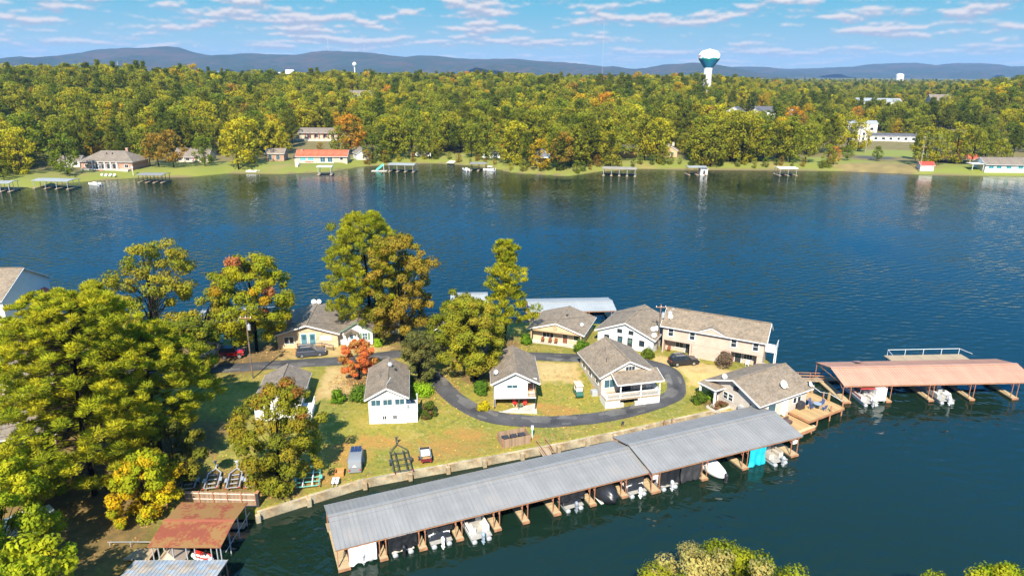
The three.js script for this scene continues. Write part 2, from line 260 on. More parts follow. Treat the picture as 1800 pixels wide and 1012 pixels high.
// ---------------------------------------------------------------- far land
const FARSHORE = [[-900, -230], [-420, -262], [-300, -278], [-221, -294], [-208, -296], [-201, -312], [-178, -329], [-157, -330], [-143, -344], [-115, -343], [-94, -352], [-81, -375], [-58, -386], [-45, -389], [-22, -381], [-10, -368], [0, -353], [28, -342], [44, -359], [67, -371], [92, -370], [138, -370], [176, -368], [182, -366], [221, -355], [264, -353], [330, -350], [900, -330]];
function shoreZ(x) { for (let i = 1; i < FARSHORE.length; i++) if (x <= FARSHORE[i][0]) { const a = FARSHORE[i - 1], b = FARSHORE[i]; return lerp(a[1], b[1], (x - a[0]) / (b[0] - a[0])); } return -330; }
function farY(x, z) {
  const d = shoreZ(x) - z, a = x / Math.max(200, -z), n = noise(x * .006, z * .006), n2 = noise(x * .02, z * .02);
  const hm = lerp(23, 8, ss(.27, .5, a)) + 5 * ss(-.3, -.6, a);
  let h = lerp(-1.5, .7, ss(-1.6, .2, d)) + 2.4 * ss(0, 14, d) + hm * ss(35, 500, d) + (n * 5 + n2 * 1.6) * ss(60, 220, d);
  h = lerp(h, lerp(14, 12, ss(.2, .5, a)) + n * 6, ss(560, 1150, d));
  h += 26 * ss(.55, .8, a) * ss(420, 640, -z) * (1 - ss(900, 1400, -z));
  const q = Math.hypot((x - 300) / 62, (z + 393) / 11); h = lerp(-1.5, h, ss(.8, 1.25, q));   // inlet behind the point
  return h;
}
function sheet(name, X0, X1, Z0, Z1, st, yf, cf, m) {
  const nx = Math.round((X1 - X0) / st), nz = Math.round((Z1 - Z0) / st), pos = new Float32Array((nx + 1) * (nz + 1) * 3), col = new Float32Array(pos.length), idx = [];
  for (let j = 0; j <= nz; j++) for (let i = 0; i <= nx; i++) { const k = (j * (nx + 1) + i) * 3, x = X0 + i * st, z = Z0 + j * st; pos.set([x, yf(x, z), z], k); col.set(cf(x, z), k); }
  for (let j = 0; j < nz; j++) for (let i = 0; i < nx; i++) { const a = j * (nx + 1) + i, b = a + nx + 1; idx.push(a, b, a + 1, a + 1, b, b + 1); }
  const g = new THREE.BufferGeometry(); g.setAttribute('position', new THREE.BufferAttribute(pos, 3)); g.setAttribute('color', new THREE.BufferAttribute(col, 3)); g.setIndex(idx); g.computeVertexNormals();
  const o = new THREE.Mesh(g, m); o.name = numbered(name); o.userData.kind = 'structure'; scene.add(o); return o;
}
const earth = new THREE.MeshStandardMaterial({ vertexColors: true, roughness: 1, side: THREE.DoubleSide });
const FIELDS = [[180, -392, 22, 18, 0], [203, -372, 30, 13, 1], [250, -358, 40, 10, 0], [214, -408, 13, 10, 2], [470, -640, 60, 40, 1], [235, -432, 34, 22, 0], [420, -560, 50, 26, 1], [330, -520, 30, 18, 0]];
sheet('far_shore', -760, 760, -910, -225, 3.6, farY, (x, z) => {
  const d = shoreZ(x) - z, n = fbm(x * .05, z * .05, 3), n2 = noise(x * .3, z * .3);
  let c = mix3([0.27, 0.27, 0.045], [0.19, 0.235, 0.035], clamp(.5 + n * 1.6 + .3 * n2));
  c = mix3(c, [0.36, 0.25, 0.10], clamp(n * 2 - .15));
  c = mix3(c, mix3([0.17, 0.14, 0.05], [0.24, 0.19, 0.075], clamp(.5 + n2)), ss(24, 44, d + 14 * n));
  for (const f of FIELDS) { const q = 1 - ss(.7, 1.1, Math.hypot((x - f[0]) / f[2], (z - f[1]) / f[3]) + .4 * n); if (q > 0) c = mix3(c, f[4] === 1 ? mix3([0.34, 0.25, 0.10], [0.22, 0.17, 0.07], clamp(.5 + n2 + n)) : f[4] === 2 ? [0.075, 0.075, 0.08] : [0.24, 0.27, 0.045], q); }
  c = mix3([0.2, 0.15, 0.08], c, ss(.5, 2.2, d)); return [c[0] * .72, c[1] * .72, c[2] * .6];
}, earth);
sheet('plain', -9000, 9000, -10200, -880, 90, (x, z) => z > -950 ? 4 : lerp(farY(x, z) - 2, 18 + 14 * fbm(x * .0006, z * .0006, 3), ss(-1500, -2600, z)), (x, z) => { const n = fbm(x * .004, z * .004, 3), n2 = noise(x * .02, z * .02); return mix3([0.07, 0.085, 0.022], [0.12, 0.095, 0.025], clamp(.4 + 1.4 * n + .5 * n2)); }, earth);
// wooded mountains on the skyline: crest heights in metres over the distance along x
function ridge(name, z0, half, pts, seed) {
  const prof = x => { for (let i = 1; i < pts.length; i++) if (x <= pts[i][0]) { const a = pts[i - 1], b = pts[i], t = (x - a[0]) / (b[0] - a[0]); return lerp(a[1], b[1], t * t * (3 - 2 * t) * .5 + t * .5); } return pts[pts.length - 1][1]; };
  const st = 40, X0 = pts[0][0], X1 = pts[pts.length - 1][0];
  sheet(name, X0, X1, z0 - half, z0 + half, st, (x, z) => { const q = Math.abs(z - z0) / half, spur = 1 + 1.6 * fbm(x * .0022 + seed, z * .0011, 3) * ss(.02, .4, q); return 8 + Math.max(0, prof(x)) * Math.pow(Math.max(0, 1 - Math.pow(q, 1.25) * spur), 1) + 5 * noise(x * .02, z * .02) * ss(.9, .5, q); },
    (x, z) => { const n = fbm(x * .0022, z * .003, 3, seed), n2 = noise(x * .011, z * .011), q = (z - z0) / half; return mix3([0.017, 0.034, 0.024], [0.06, 0.042, 0.034], clamp(.36 + 1.8 * n + .8 * n2 + .9 * noise(x * .05, z * .05) - q * .35)); }, earth);
}
ridge('mountain', -5600, 1120, [[-4279, 56], [-4008, 74], [-3826, 97], [-3555, 124], [-3327, 159], [-3189, 189], [-3011, 198], [-2878, 199], [-2700, 213], [-2613, 205], [-2486, 168], [-2356, 148], [-2223, 153], [-2088, 167], [-1912, 160], [-1692, 157], [-1557, 179], [-1468, 188], [-1160, 181], [-984, 161], [-852, 146], [-719, 159], [-587, 156], [-454, 140], [-233, 133], [-12, 139], [209, 123], [430, 112], [653, 93], [877, 56], [1234, 33]], 71);
ridge('mountain', -5200, 1040, [[402, 44], [648, 81], [730, 86], [855, 67], [937, 71], [1100, 100], [1304, 113], [1428, 106], [1596, 80], [1681, 57], [1848, 38]], 59);
ridge('mountain', -7400, 1480, [[1922, 66], [2328, 108], [2563, 109], [2800, 88], [3034, 95], [3500, 115], [3729, 145], [4136, 158], [4317, 132], [4546, 156], [4839, 158], [5021, 125], [5254, 133], [5833, 159], [6429, 118]], 28);

// ---------------------------------------------------------------- trees
const leafMat = new THREE.MeshPhysicalMaterial({ vertexColors: true, roughness: .75, transmission: .52, thickness: 0, side: THREE.DoubleSide, specularIntensity: .1 });
function foliage(clumps, size, kind, rng, ragged = 0) {
  let n = 0; for (const c of clumps) n += c.n;
  const per = kind === 'needle' ? 3 : 6, pos = new Float32Array(n * per * 3), nor = new Float32Array(pos.length), col = new Float32Array(pos.length);
  const d = V(), p = V(), nn = V(), a = V(), b = V(), q = V(); let k = 0;
  const put = (v, m, c) => { pos[k] = v.x; pos[k + 1] = v.y; pos[k + 2] = v.z; nor[k] = m.x; nor[k + 1] = m.y; nor[k + 2] = m.z; col[k] = c[0]; col[k + 1] = c[1]; col[k + 2] = c[2]; k += 3; };
  for (const c of clumps) for (let i = 0; i < c.n; i++) {
    d.set(rng() * 2 - 1, rng() * 2 - 1, rng() * 2 - 1).normalize();
    const rad = c.r * (.35 + .65 * Math.sqrt(rng())) * (1 + ragged * (rng() - .5));
    p.set(c.x + d.x * rad, c.y + d.y * rad * c.f, c.z + d.z * rad);
    const t = 1 + .28 * (rng() - .5), w = .16 * (rng() - .5), cc = [c.c[0] * t * (1 + w), c.c[1] * t, c.c[2] * t * (1 - w)];
    const s = size * (.65 + .7 * rng());
    if (kind === 'needle') {
      a.set(d.x + (rng() - .5) * .9, d.y * .5 + .45 + (rng() - .5) * .7, d.z + (rng() - .5) * .9).normalize();
      b.set(rng() - .5, rng() - .5, rng() - .5).cross(a).normalize(); nn.copy(a).cross(b).normalize(); if (nn.dot(d) < 0) { nn.negate(); b.negate(); } nn.addScaledVector(d, .8).addScaledVector(UPV, .25).normalize();
      put(q.copy(p).addScaledVector(a, -s * .5).addScaledVector(b, s * .17), nn, cc); put(q.copy(p).addScaledVector(a, -s * .5).addScaledVector(b, -s * .17), nn, cc); put(q.copy(p).addScaledVector(a, s * .6), nn, cc);
    } else {
      nn.set(d.x * .8 + (rng() - .5) * 1.3, d.y * .6 + .35 + (rng() - .5) * 1.3, d.z * .8 + (rng() - .5) * 1.3).normalize();
      a.set(rng() - .5, rng() - .5, rng() - .5).cross(nn).normalize(); b.copy(nn).cross(a);
      if (nn.dot(d) < 0) { nn.negate(); b.negate(); } const sn = nn.clone().multiplyScalar(.75).addScaledVector(d, .7).addScaledVector(UPV, .15).normalize();
      const A = q.copy(p).addScaledVector(a, s * .62).clone(), B = q.copy(p).addScaledVector(b, s * .36).clone(), Cc = q.copy(p).addScaledVector(a, -s * .5).clone(), Dd = q.copy(p).addScaledVector(b, -s * .36).clone();
      put(A, sn, cc); put(B, sn, cc); put(Cc, sn, cc); put(A, sn, cc); put(Cc, sn, cc); put(Dd, sn, cc);
    }
  }
  const g = new THREE.BufferGeometry(); g.setAttribute('position', new THREE.BufferAttribute(pos, 3)); g.setAttribute('normal', new THREE.BufferAttribute(nor, 3)); g.setAttribute('color', new THREE.BufferAttribute(col, 3)); return g;
}
// crown shape: clumps spread through an uneven envelope; each clump sits on its own limb
function treeShape(o, seed) {
  const rng = rngOf(seed), h = o.h, cr = o.cr, cb = o.cb ?? .3, pine = o.kind === 'pine', clumps = [], wood = [];
  const lean = o.lean || [0, 0], axis = t => V(lean[0] * t * t + .02 * h * noise(seed, t * 3), h * t, lean[1] * t * t + .02 * h * noise(seed + 9, t * 3));
  const top = pine ? .97 : .8, tr = o.tr ?? h * .017, pts = []; for (let i = 0; i <= 6; i++) pts.push(axis(i / 6 * top)); pts[0].y = -.8;
  wood.push(limb(pts, tr, tr * .22, 7));
  const lobes = Array.from({ length: 7 }, () => [rng() * 6.28, rng(), .6 + .6 * rng()]);
  for (let i = 0; i < o.nc; i++) {
    const t = pine ? Math.pow((i + rng()) / o.nc, .85) : rng(), th = i * 2.39996 + (rng() - .5) * .9;
    let env = pine ? (o.shape === 'dome' ? Math.pow(Math.sin(Math.PI * (.16 + .80 * t)), .6) : lerp(1, .22, Math.pow(t, 1.15)) * (.72 + .28 * Math.sin(t * 17 + seed))) : Math.pow(Math.sin(Math.PI * (.10 + .84 * t)), .62);
    let lob = 0; for (const L of lobes) lob = Math.max(lob, L[2] * Math.exp(-2.2 * (1 - Math.cos(th - L[0])) - 7 * (t - L[1]) ** 2));
    env *= .68 + .42 * lob + .22 * noise(th * 1.3, t * 4, seed);
    const rad = cr * env * (pine ? .3 + .7 * Math.sqrt(rng()) : .35 + .65 * Math.pow(rng(), .45)), y = h * (cb + (1 - cb) * t) - (pine ? 0 : .06 * h * (1 - t) * (rad / cr));
    const ax = axis(clamp(y / h)), x = ax.x + Math.cos(th) * rad, z = ax.z + Math.sin(th) * rad;
    const r = (o.clump ?? cr * .24) * (.5 + .85 * rng() * rng() + .2) * (pine ? lerp(1.05, .75, t) : 1);
    const pal = o.pal, base = o.tint ? o.tint(x, y / h, z, rng) : pal[Math.floor(rng() * pal.length)], v = .85 + .3 * rng();
    clumps.push({ x, y, z, r, f: o.f ?? (pine ? .55 : .72), n: Math.round(o.nl * (r / (o.clump ?? cr * .24)) ** 1.3), c: [base[0] * v, base[1] * v, base[2] * v] });
    if (o.limbs !== 0 && rng() < (o.limbs ?? .5)) {
      const y0 = pine ? Math.max(.15 * h, y - rad * .22) : Math.max(.14 * h, y * (.25 + .5 * rng())), s = axis(clamp(y0 / h, 0, top)), e = V(x, y - r * .2, z), m = s.clone().lerp(e, .55); m.y += (pine ? -.02 : .12) * s.distanceTo(e) + (rng() - .5) * .4; m.x += (rng() - .5) * .5;
      const br = tr * (pine ? .18 : .24) * (.6 + .5 * rng()); wood.push(limb([s, m, e], br, br * .25, 4));
    }
  }
  return { crown: foliage(clumps, o.size, pine ? 'needle' : 'leaf', rng, .25), wood: join(wood) };
}
const PAL = {
  pine: [[.455, .436, .017], [.392, .405, .016], [.506, .468, .019], [.329, .360, .015]],
  pineDeep: [[.205, .266, .012], [.257, .302, .014], [.171, .231, .012]],
  oak: [[.316, .316, .022], [.367, .341, .023], [.266, .278, .020], [.380, .323, .027]],
  oakBrown: [[.316, .266, .026], [.380, .272, .029], [.253, .234, .023], [.341, .253, .026]], oakOld: [[.325, .257, .026], [.410, .266, .030], [.257, .231, .022], [.444, .231, .030]],
  yellow: [[.547, .478, .012], [.428, .443, .014], [.615, .425, .012], [.376, .408, .014]],
  lime: [[.410, .443, .014], [.341, .408, .014], [.478, .461, .016]],
  green: [[.146, .203, .015], [.189, .231, .016], [.120, .168, .013]],
  rust: [[.701, .226, .064], [.633, .181, .053], [.565, .282, .068]], rustOld: [[.650, .177, .045], [.718, .249, .061], [.513, .124, .035], [.615, .302, .061]],
  olive: [[.240, .266, .020], [.292, .284, .020], [.197, .231, .019]],
  bush: [[.128, .249, .012], [.171, .293, .014], [.103, .203, .012]], bushLime: [[.341, .496, .020], [.273, .443, .020]],
};
let seedNo = 100;
function tree(name, label, cat, x, z, o, y) {
  const s = treeShape(o, seedNo += 13), g = thing(name, label, cat, [x, y ?? landY(x, z), z]);
  M('trunk', s.wood, o.bark || MT.bark, g); const c = new THREE.Mesh(s.crown, leafMat); c.name = 'crown'; g.add(c); return g;
}
const pineO = (h, cr, nc, extra) => ({ kind: 'pine', h, cr, nc, cb: .22, nl: 304, size: .34, clump: .95, pal: PAL.pine, tr: .36, ...extra });
tree('pine_tree', 'tallest spreading pine filling the lower left, trunk rising beside the rusty boathouse', 'pine tree', -49.3, -69.5, pineO(24.5, 11.2, 460, { cb: .12, shape: 'dome', lean: [.8, -1] }));
tree('pine_tree', 'broad pine left of the tallest pine, in front of the brick cottage', 'pine tree', -54, -77, pineO(21.5, 9.2, 300, { shape: 'dome', lean: [-1, 0] }));
tree('pine_tree', 'pine with long limbs toward the fenced trailer yard', 'pine tree', -45.5, -77.5, pineO(17.5, 9, 280, { shape: 'dome', lean: [1.2, .5] }));
tree('pine_tree', 'pine rising behind the two front pines beside the red awning house', 'pine tree', -57, -88.5, pineO(19, 7.6, 220, { lean: [0, 0] }));
tree('pine_tree', 'pine at the left edge above the brown brick cottage', 'pine tree', -60.5, -83, pineO(16.5, 7.2, 190, { cb: .2 }));
tree('oak_tree', 'leafy understorey tree left of the tallest pine trunk', 'oak tree', -54.5, -67, { h: 9, cr: 4.4, nc: 60, nl: 217, size: .29, clump: 1, cb: .1, pal: PAL.lime, tr: .16 });
tree('oak_tree', 'tall open-limbed oak showing above the pines against the lake', 'oak tree', -62, -109.5, { h: 19, cr: 8, nc: 75, nl: 217, size: .34, clump: 1.35, cb: .3, pal: PAL.oak, bark: MT.barkPale, limbs: 1, tr: .4, lean: [2, 0] });
tree('oak_tree', 'low oak spreading its limbs out beside the shed with the green roof', 'oak tree', -53, -108.5, { h: 11, cr: 5, nc: 42, nl: 203, size: .34, clump: 1.2, cb: .3, pal: PAL.oak, bark: MT.barkPale, limbs: 1, tr: .3, lean: [3, 0] });
tree('maple_tree', 'yellow green maple with orange tips beside the leaning utility pole', 'maple tree', -44.4, -110, { h: 16.6, cr: 7.8, nc: 120, nl: 275, size: .34, clump: 1.3, cb: .16, tr: .32, bark: MT.barkPale, tint: (x, t, z, r) => { const o = r() + .9 * noise(x * .25, t * 3, z * .25) + (x < -2 && t > .72 ? .55 : 0) + (x > 3.5 ? .12 : 0); return o > 1.2 ? [.5, .2, .07] : o > 1.02 ? [.52, .33, .015] : r() < .5 ? [.38, .35, .014] : [.29, .31, .014]; } });
tree('pine_tree', 'huge rounded pine standing at the lake edge behind the white cottage', 'pine tree', -26.6, -119.5, pineO(22.6, 9.3, 450, { cb: .16, nl: 240, f: .75, shape: 'dome', pal: [[.43, .415, .017], [.38, .385, .016], [.32, .345, .016]] }));
tree('oak_tree', 'bronze tinted oak beside the huge rounded pine', 'oak tree', -19.8, -114.5, { h: 19.5, cr: 7.4, nc: 120, nl: 275, size: .32, clump: 1.3, cb: .17, pal: PAL.oakBrown, bark: MT.barkPale, tr: .36 });
tree('pine_tree', 'slender tiered pine left of the tan gabled house', 'pine tree', -1.2, -114, pineO(19.4, 7, 180, { cb: .22, nl: 230, clump: .95, shape: 'x' }));
tree('oak_tree', 'full olive oak with a bare trunk behind the white gabled house with red chairs', 'oak tree', -5.6, -99.6, { h: 13.2, cr: 6.1, nc: 120, nl: 304, size: .29, clump: 1.15, cb: .2, pal: PAL.oak, bark: MT.barkPale, tr: .34, lean: [-1.2, 0] });
tree('oak_tree', 'rounded olive oak shading the green cottage', 'oak tree', -9.3, -108.2, { h: 11.5, cr: 5.2, nc: 80, nl: 275, size: .29, clump: 1.1, cb: .2, pal: PAL.olive, bark: MT.barkPale, tr: .26 });
tree('cedar_tree', 'small dark grey green cedar at the back corner of the white two-storey house', 'cedar tree', -14.4, -97.6, { h: 8.6, cr: 3.2, nc: 75, nl: 217, size: .24, clump: .8, cb: .08, pal: [[.18, .19, .045], [.22, .2, .05], [.15, .155, .04]], tr: .2 });
tree('maple_tree', 'small red maple beside the white two-storey house', 'maple tree', -24.2, -99.2, { h: 6.6, cr: 3.0, nc: 60, nl: 159, size: .24, clump: .62, cb: .2, pal: PAL.rust, bark: MT.bark, tr: .14 });
tree('sweetgum_tree', 'multicoloured autumn tree on the lawn behind the teal boat trailer', 'autumn tree', -28.2, -71.6, { h: 12.8, cr: 5.7, nc: 115, nl: 246, size: .27, clump: 1.0, cb: .12, bark: MT.bark, tr: .24, limbs: .25, lean: [.7, -2], tint: (x, t, z, r) => { const o = r() + t * .35; return o > 1.2 ? [.34, .16, .03] : o > .9 ? [.34, .27, .02] : o > .4 ? [.28, .27, .018] : [.21, .225, .018]; } });
tree('poplar_tree', 'bright yellow bushy tree overhanging the water beside the rusty boathouse', 'poplar tree', -41.5, -66.3, { h: 8.2, cr: 3.9, nc: 70, nl: 261, size: .27, clump: .9, cb: .06, pal: PAL.yellow, tr: .15, lean: [1, 1] });
tree('oak_tree', 'green leafy tree in the bottom left corner', 'oak tree', -50.5, -56.5, { h: 12.5, cr: 5.6, nc: 95, nl: 304, size: .29, clump: 1.1, cb: .05, pal: PAL.lime, tr: .25 });
tree('oak_tree', 'leafy tree below the frame that shades the wooded bank at left', 'oak tree', -46.5, -46.5, { h: 11.5, cr: 5.5, nc: 80, nl: 174, size: .32, clump: 1.1, cb: .12, pal: PAL.lime, tr: .25 }, 1.5);
tree('oak_tree', 'leafy tree left of the frame beside the wooded bank', 'oak tree', -51.5, -50.5, { h: 12.5, cr: 5.5, nc: 70, nl: 110, size: .42, clump: 1.15, cb: .1, pal: PAL.lime, tr: .25 }, 1.5);
tree('oak_tree', 'low leafy tree below the frame left of the sheet metal roof', 'oak tree', -41.5, -48.5, { h: 9.5, cr: 4.4, nc: 60, nl: 110, size: .4, clump: 1.05, cb: .12, pal: PAL.lime, tr: .2 }, 1.5);
tree('oak_tree', 'second leafy tree below the frame nearer the jetty', 'oak tree', -56, -45.5, { h: 12, cr: 5.5, nc: 80, nl: 174, size: .32, clump: 1.1, cb: .12, pal: PAL.lime, tr: .25 }, 1.5);
tree('oak_tree', 'thin leafed undergrowth tree under the pines by the wooden fence', 'oak tree', -41, -72.5, { h: 8.5, cr: 4.2, nc: 48, nl: 217, size: .27, clump: .9, cb: .1, pal: [[.17, .18, .018], [.13, .14, .02], [.24, .22, .02]], tr: .12, limbs: 1 });
tree('oak_tree', 'olive tree beside the parked red off-road car', 'oak tree', -50.6, -100.2, { h: 9.5, cr: 4.4, nc: 60, nl: 232, size: .29, clump: .95, cb: .12, pal: PAL.olive, tr: .2 });
tree('sycamore_tree', 'pale tipped tree top at the bottom edge below the long grey dock', 'sycamore tree', 17.6, -44.6, { h: 10.6, cr: 9.2, nc: 210, nl: 500, size: .22, clump: 1.3, cb: .2, bark: MT.barkPale, tr: .26, limbs: 1, tint: (x, t, z, r) => (x < 0 && r() < .6) || (t > .93 && r() < .4) ? [.5, .42, .13] : r() < .5 ? [.33, .34, .016] : [.26, .29, .014] }, 1.2);
tree('sycamore_tree', 'lime green tree tip in the bottom right corner', 'sycamore tree', 39.8, -43.6, { h: 11.2, cr: 5.8, nc: 90, nl: 348, size: .22, clump: .9, cb: .2, pal: PAL.lime, tr: .24 }, 1.2);
function bush(label, x, z, r, h, pal, y, name = 'bush') {
  const rng = rngOf(seedNo += 7), cl = [], N = Math.round(14 + 10 * r);
  for (let i = 0; i < N; i++) { const th = i * 2.4, q = Math.sqrt(rng()), t = rng(); const env = Math.sqrt(Math.max(.1, 1 - (t * 1.0 - .15) ** 2)); cl.push({ x: Math.cos(th) * r * q * env * .75, y: h * (.12 + .72 * t), z: Math.sin(th) * r * q * env * .75, r: r * .42 * (.7 + .5 * rng()), f: .85, n: 90, c: pal[Math.floor(rng() * pal.length)] }); }
  const g = thing(name, label, 'bush', [x, y ?? landY(x, z), z]); const st = []; for (let i = 0; i < 4; i++) st.push(limb([V(0, -.2, 0), V((rng() - .5) * r * .5, h * .3, (rng() - .5) * r * .5), V((rng() - .5) * r, h * .6, (rng() - .5) * r)], .05, .02, 4));
  M('stem', st, MT.bark, g); const c = new THREE.Mesh(foliage(cl, .24, 'leaf', rng, .2), leafMat); c.name = 'foliage'; g.add(c); return g;
}
bush('rounded green bush on the gravel edge beside the grey-roofed cottage', -25.6, -91.2, 1.15, 2.1, PAL.bush);
bush('spreading bright green bush at the left corner of the white two-storey house', -22.5, -92.4, 1.9, 2.0, [[.14, .24, .02], [.1, .18, .016]]);
bush('conical bush with a brown side right of the white two-storey house', -11.9, -88.3, 1.15, 2.5, [[.12, .15, .02], [.2, .12, .05], [.1, .14, .015]]);
bush('leafy lime shrub below the small dark cedar', -13.6, -94.2, 1.9, 1.6, PAL.bushLime);
bush('green bush at the left end of the tan porch', 2.6, -114.4, 1.15, 1.9, PAL.bush);
bush('large clipped green bush at the right end of the tan porch', 12.3, -110.2, 1.6, 2.6, PAL.bush);
bush('round clipped bush in the stone planting bed', 29.2, -95.4, 1.35, 1.7, [[.14, .2, .016], [.1, .16, .014]]);
bush('grey brown shrub against the pink duplex wall', 35.6, -105.2, 1.5, 2.7, [[.26, .19, .12], [.2, .14, .09]]);
bush('bright green bush left of the white gabled house with red chairs', -4.7, -95.2, 1.3, 2.0, [[.13, .25, .02], [.1, .19, .016]]);
bush('small green bush at the left corner of the white house with two doors', 15.8, -112.6, 1.1, 1.4, PAL.bush);
bush('light green bush under the dishes of the white house with two doors', 23.5, -109, 1.2, 1.4, [[.17, .22, .02], [.12, .17, .016]]);
bush('yellow flowering bush left of the patio with red chairs', -4.1, -90.9, .9, 1.4, [[.6, .5, .01], [.5, .42, .01]]);
bush('low green shrub beside the stone planting bed', 31.3, -97.1, .9, 1.0, PAL.bushLime);
bush('yellow green shrub at the right corner of the white cottage', -23.8, -113, 1.0, 1.4, PAL.bushLime);
bush('dark green bush in front of the green cottage', -13.9, -113.2, .9, 1.4, PAL.bush);

// far wood: a few tree shapes shared by all
const PROTO = [];
for (let i = 0; i < 5; i++) PROTO.push(treeShape({ h: 20, cr: 7 + (i % 3) * .7, nc: 58, nl: 34, size: .86, clump: 2.1, cb: [.18, .12, .22, .1, .25][i], pal: [[1, 1, 1], [1.08, 1, .9], [.92, .97, 1]], limbs: .5, tr: .3 }, 900 + i * 17));
for (let i = 0; i < 2; i++) PROTO.push(treeShape({ kind: 'pine', h: 22, cr: 5.4, nc: 56, nl: 50, size: 1.2, clump: 1.9, cb: .32, pal: [[1, 1, 1], [1.12, 1.05, .9], [.85, .92, 1]], limbs: .4, tr: .3, shape: i ? 'dome' : 'x' }, 990 + i * 7));
const FARCOL = [['olive', 0.297, 0.302, .02], ['olive', 0.240, 0.264, .018], ['green', 0.152, 0.199, .016], ['green', 0.189, 0.239, .017], ['olive', 0.341, 0.321, .02], ['yellow', 0.481, 0.431, .018], ['golden', 0.531, 0.373, .016], ['orange', 0.569, 0.283, .02], ['russet', 0.380, 0.244, .03], ['olive', 0.265, 0.290, .018]];
const farMats = FARCOL.map(c => { const m = leafMat.clone(); m.color = C(c[1], c[2], c[3]); return m; });
const pineMats = [[.13, .17, .014], [.16, .19, .015], [.2, .215, .016]].map(c => { const m = leafMat.clone(); m.color = C(...c); return m; });
const farTrunk = MT.barkPale;
// places kept free of trees: [x, z, radius]
const KEEP = [];
const keep = (x, z, r, corridor = 0) => { KEEP.push([x, z, r]); const L = Math.hypot(x, z); for (let s = r * .8; s < corridor; s += r * .7) KEEP.push([x - x / L * s, z - z / L * s, r * .8]); };
// ---------------------------------------------------------------- houses
function house(o) {
  const g = thing(o.name || 'house', o.label, o.cat || 'house', [o.x, o.y, o.z], (o.rot || 0) * D2R, o.group);
  const ax = o.axis === 'x', W = ax ? o.d : o.w, D = ax ? o.w : o.d, e = o.e, r = o.r, ov = o.ov ?? .45, og = o.og ?? .4, trim = o.trim || MT.trim;
  const turn = q => ax ? q.map(k => k.rotateY(Math.PI / 2)) : q, ro = o.ro || 0;
  if (o.hip) {
    const hw = o.w / 2 + ov, hd = o.d / 2 + ov, k = Math.max(.2, hw - hd), a = [-hw, e, hd], b = [hw, e, hd], c = [hw, e, -hd], d = [-hw, e, -hd], p = [-k, r, 0], q = [k, r, 0];
    M('wall', bx(o.w, e + .95, o.d, 0, (e - 1.05) / 2, 0), o.wall, g);
    const roof = M('roof', [tri([[a, b, q], [a, q, p], [b, c, q], [c, d, p], [c, p, q], [d, a, p]])], o.roof, g);
    M('soffit', bx(hw * 2 - .02, .14, hd * 2 - .02, 0, e - .075, 0), trim, g);
  } else {
    const eIn = e + (r - e) * 0;
    M('wall', turn([extr([[-W / 2, -1.4], [W / 2, -1.4], [W / 2, e - .02], [ro, r - .02], [-W / 2, e - .02]], D)]), o.wall, g);
    const slabs = [], rake = [];
    for (const s of [-1, 1]) {
      const run = W / 2 - s * ro, sl = (r - e) / run, ex = s * (W / 2 + ov), ey = e - ov * sl, L = Math.hypot(ex - ro, r - ey), an = Math.atan2(ey - r, ex - ro), nx = -Math.sin(an) * s * 1, cx = (ro + ex) / 2, cy = (r + ey) / 2;
      const a2 = s > 0 ? an : an + Math.PI; slabs.push(bx(L + .06, .13, D + 2 * og, cx, cy + .085, 0, 0, 0, a2));
      for (const t of [-1, 1]) rake.push(bx(L + .04, .22, .07, cx, cy - .02, t * (D / 2 + og + .037), 0, 0, a2));
      rake.push(bx(.07, .17, D + 2 * og + .02, ex + s * .05, ey + .03, 0));
    }
    const roof = M('roof', turn(slabs), o.roof, g);
    M('ridge_cap', turn([bx(.34, .06, D + 2 * og - .05, ro, r + .175, 0)]), MT.ridgeCap || o.roof, roof);
    M('roof_trim', turn(rake), trim, g);
  }
  g.userData.o = undefined; delete g.userData.o; g.hw = o.w / 2; g.hd = o.d / 2; return g;
}
function place(h, o, side, u, v, out = 0) { const w = h.hw, d = h.hd; if (side === 'f') { o.position.set(u, v, d + out); } else if (side === 'b') { o.position.set(-u, v, -d - out); o.rotation.y = Math.PI; } else if (side === 'r') { o.position.set(w + out, v, -u); o.rotation.y = Math.PI / 2; } else { o.position.set(-w - out, v, u); o.rotation.y = -Math.PI / 2; } return o; }
function win(h, side, u, v, w, ht, o = {}) {      // v: sill height
  const t = o.t ?? .09, geo = [bx(w + 2 * t, t, .09, 0, -t / 2, .03), bx(w + 2 * t, t, .09, 0, ht + t / 2, .03), bx(t, ht, .09, -w / 2 - t / 2, ht / 2, .03), bx(t, ht, .09, w / 2 + t / 2, ht / 2, .03)];
  for (let i = 1; i < (o.mx || 1); i++) geo.push(bx(.05, ht, .07, -w / 2 + w * i / o.mx, ht / 2, .03));
  for (let i = 1; i < (o.my || 1); i++) geo.push(bx(w, .05, .07, 0, ht * i / o.my, .032));
  const f = M('window', geo, o.frame || MT.trim, h); place(h, f, side, u, v, o.out || 0);
  const pn = M('pane', bx(w, ht, .04, 0, ht / 2, .01), o.glass || MT.glass, f);
  if (o.shutter) for (const s of [-1, 1]) M('shutter', bx(w * .42, ht + .1, .05, s * (w / 2 + t + w * .22), ht / 2, .035), o.shutter, f);
  return f;
}
function door(h, side, u, v, w, ht, m, o = {}) {
  const d = M('door', bx(w, ht, .06, 0, ht / 2, .04), m, h); place(h, d, side, u, v, o.out || 0);
  M('door_frame', [bx(.1, ht + .1, .1, -w / 2 - .05, ht / 2 + .05, .04), bx(.1, ht + .1, .1, w / 2 + .05, ht / 2 + .05, .04), bx(w, .1, .1, 0, ht + .05, .04)], MT.trim, d);
  if (o.lite) M('pane', bx(w * .6, ht * .4, .03, 0, ht * .68, .07), MT.glassTeal, d);
  M('handle', ball(.05, w * .38, ht * .47, .1), MT.steel, d); return d;
}
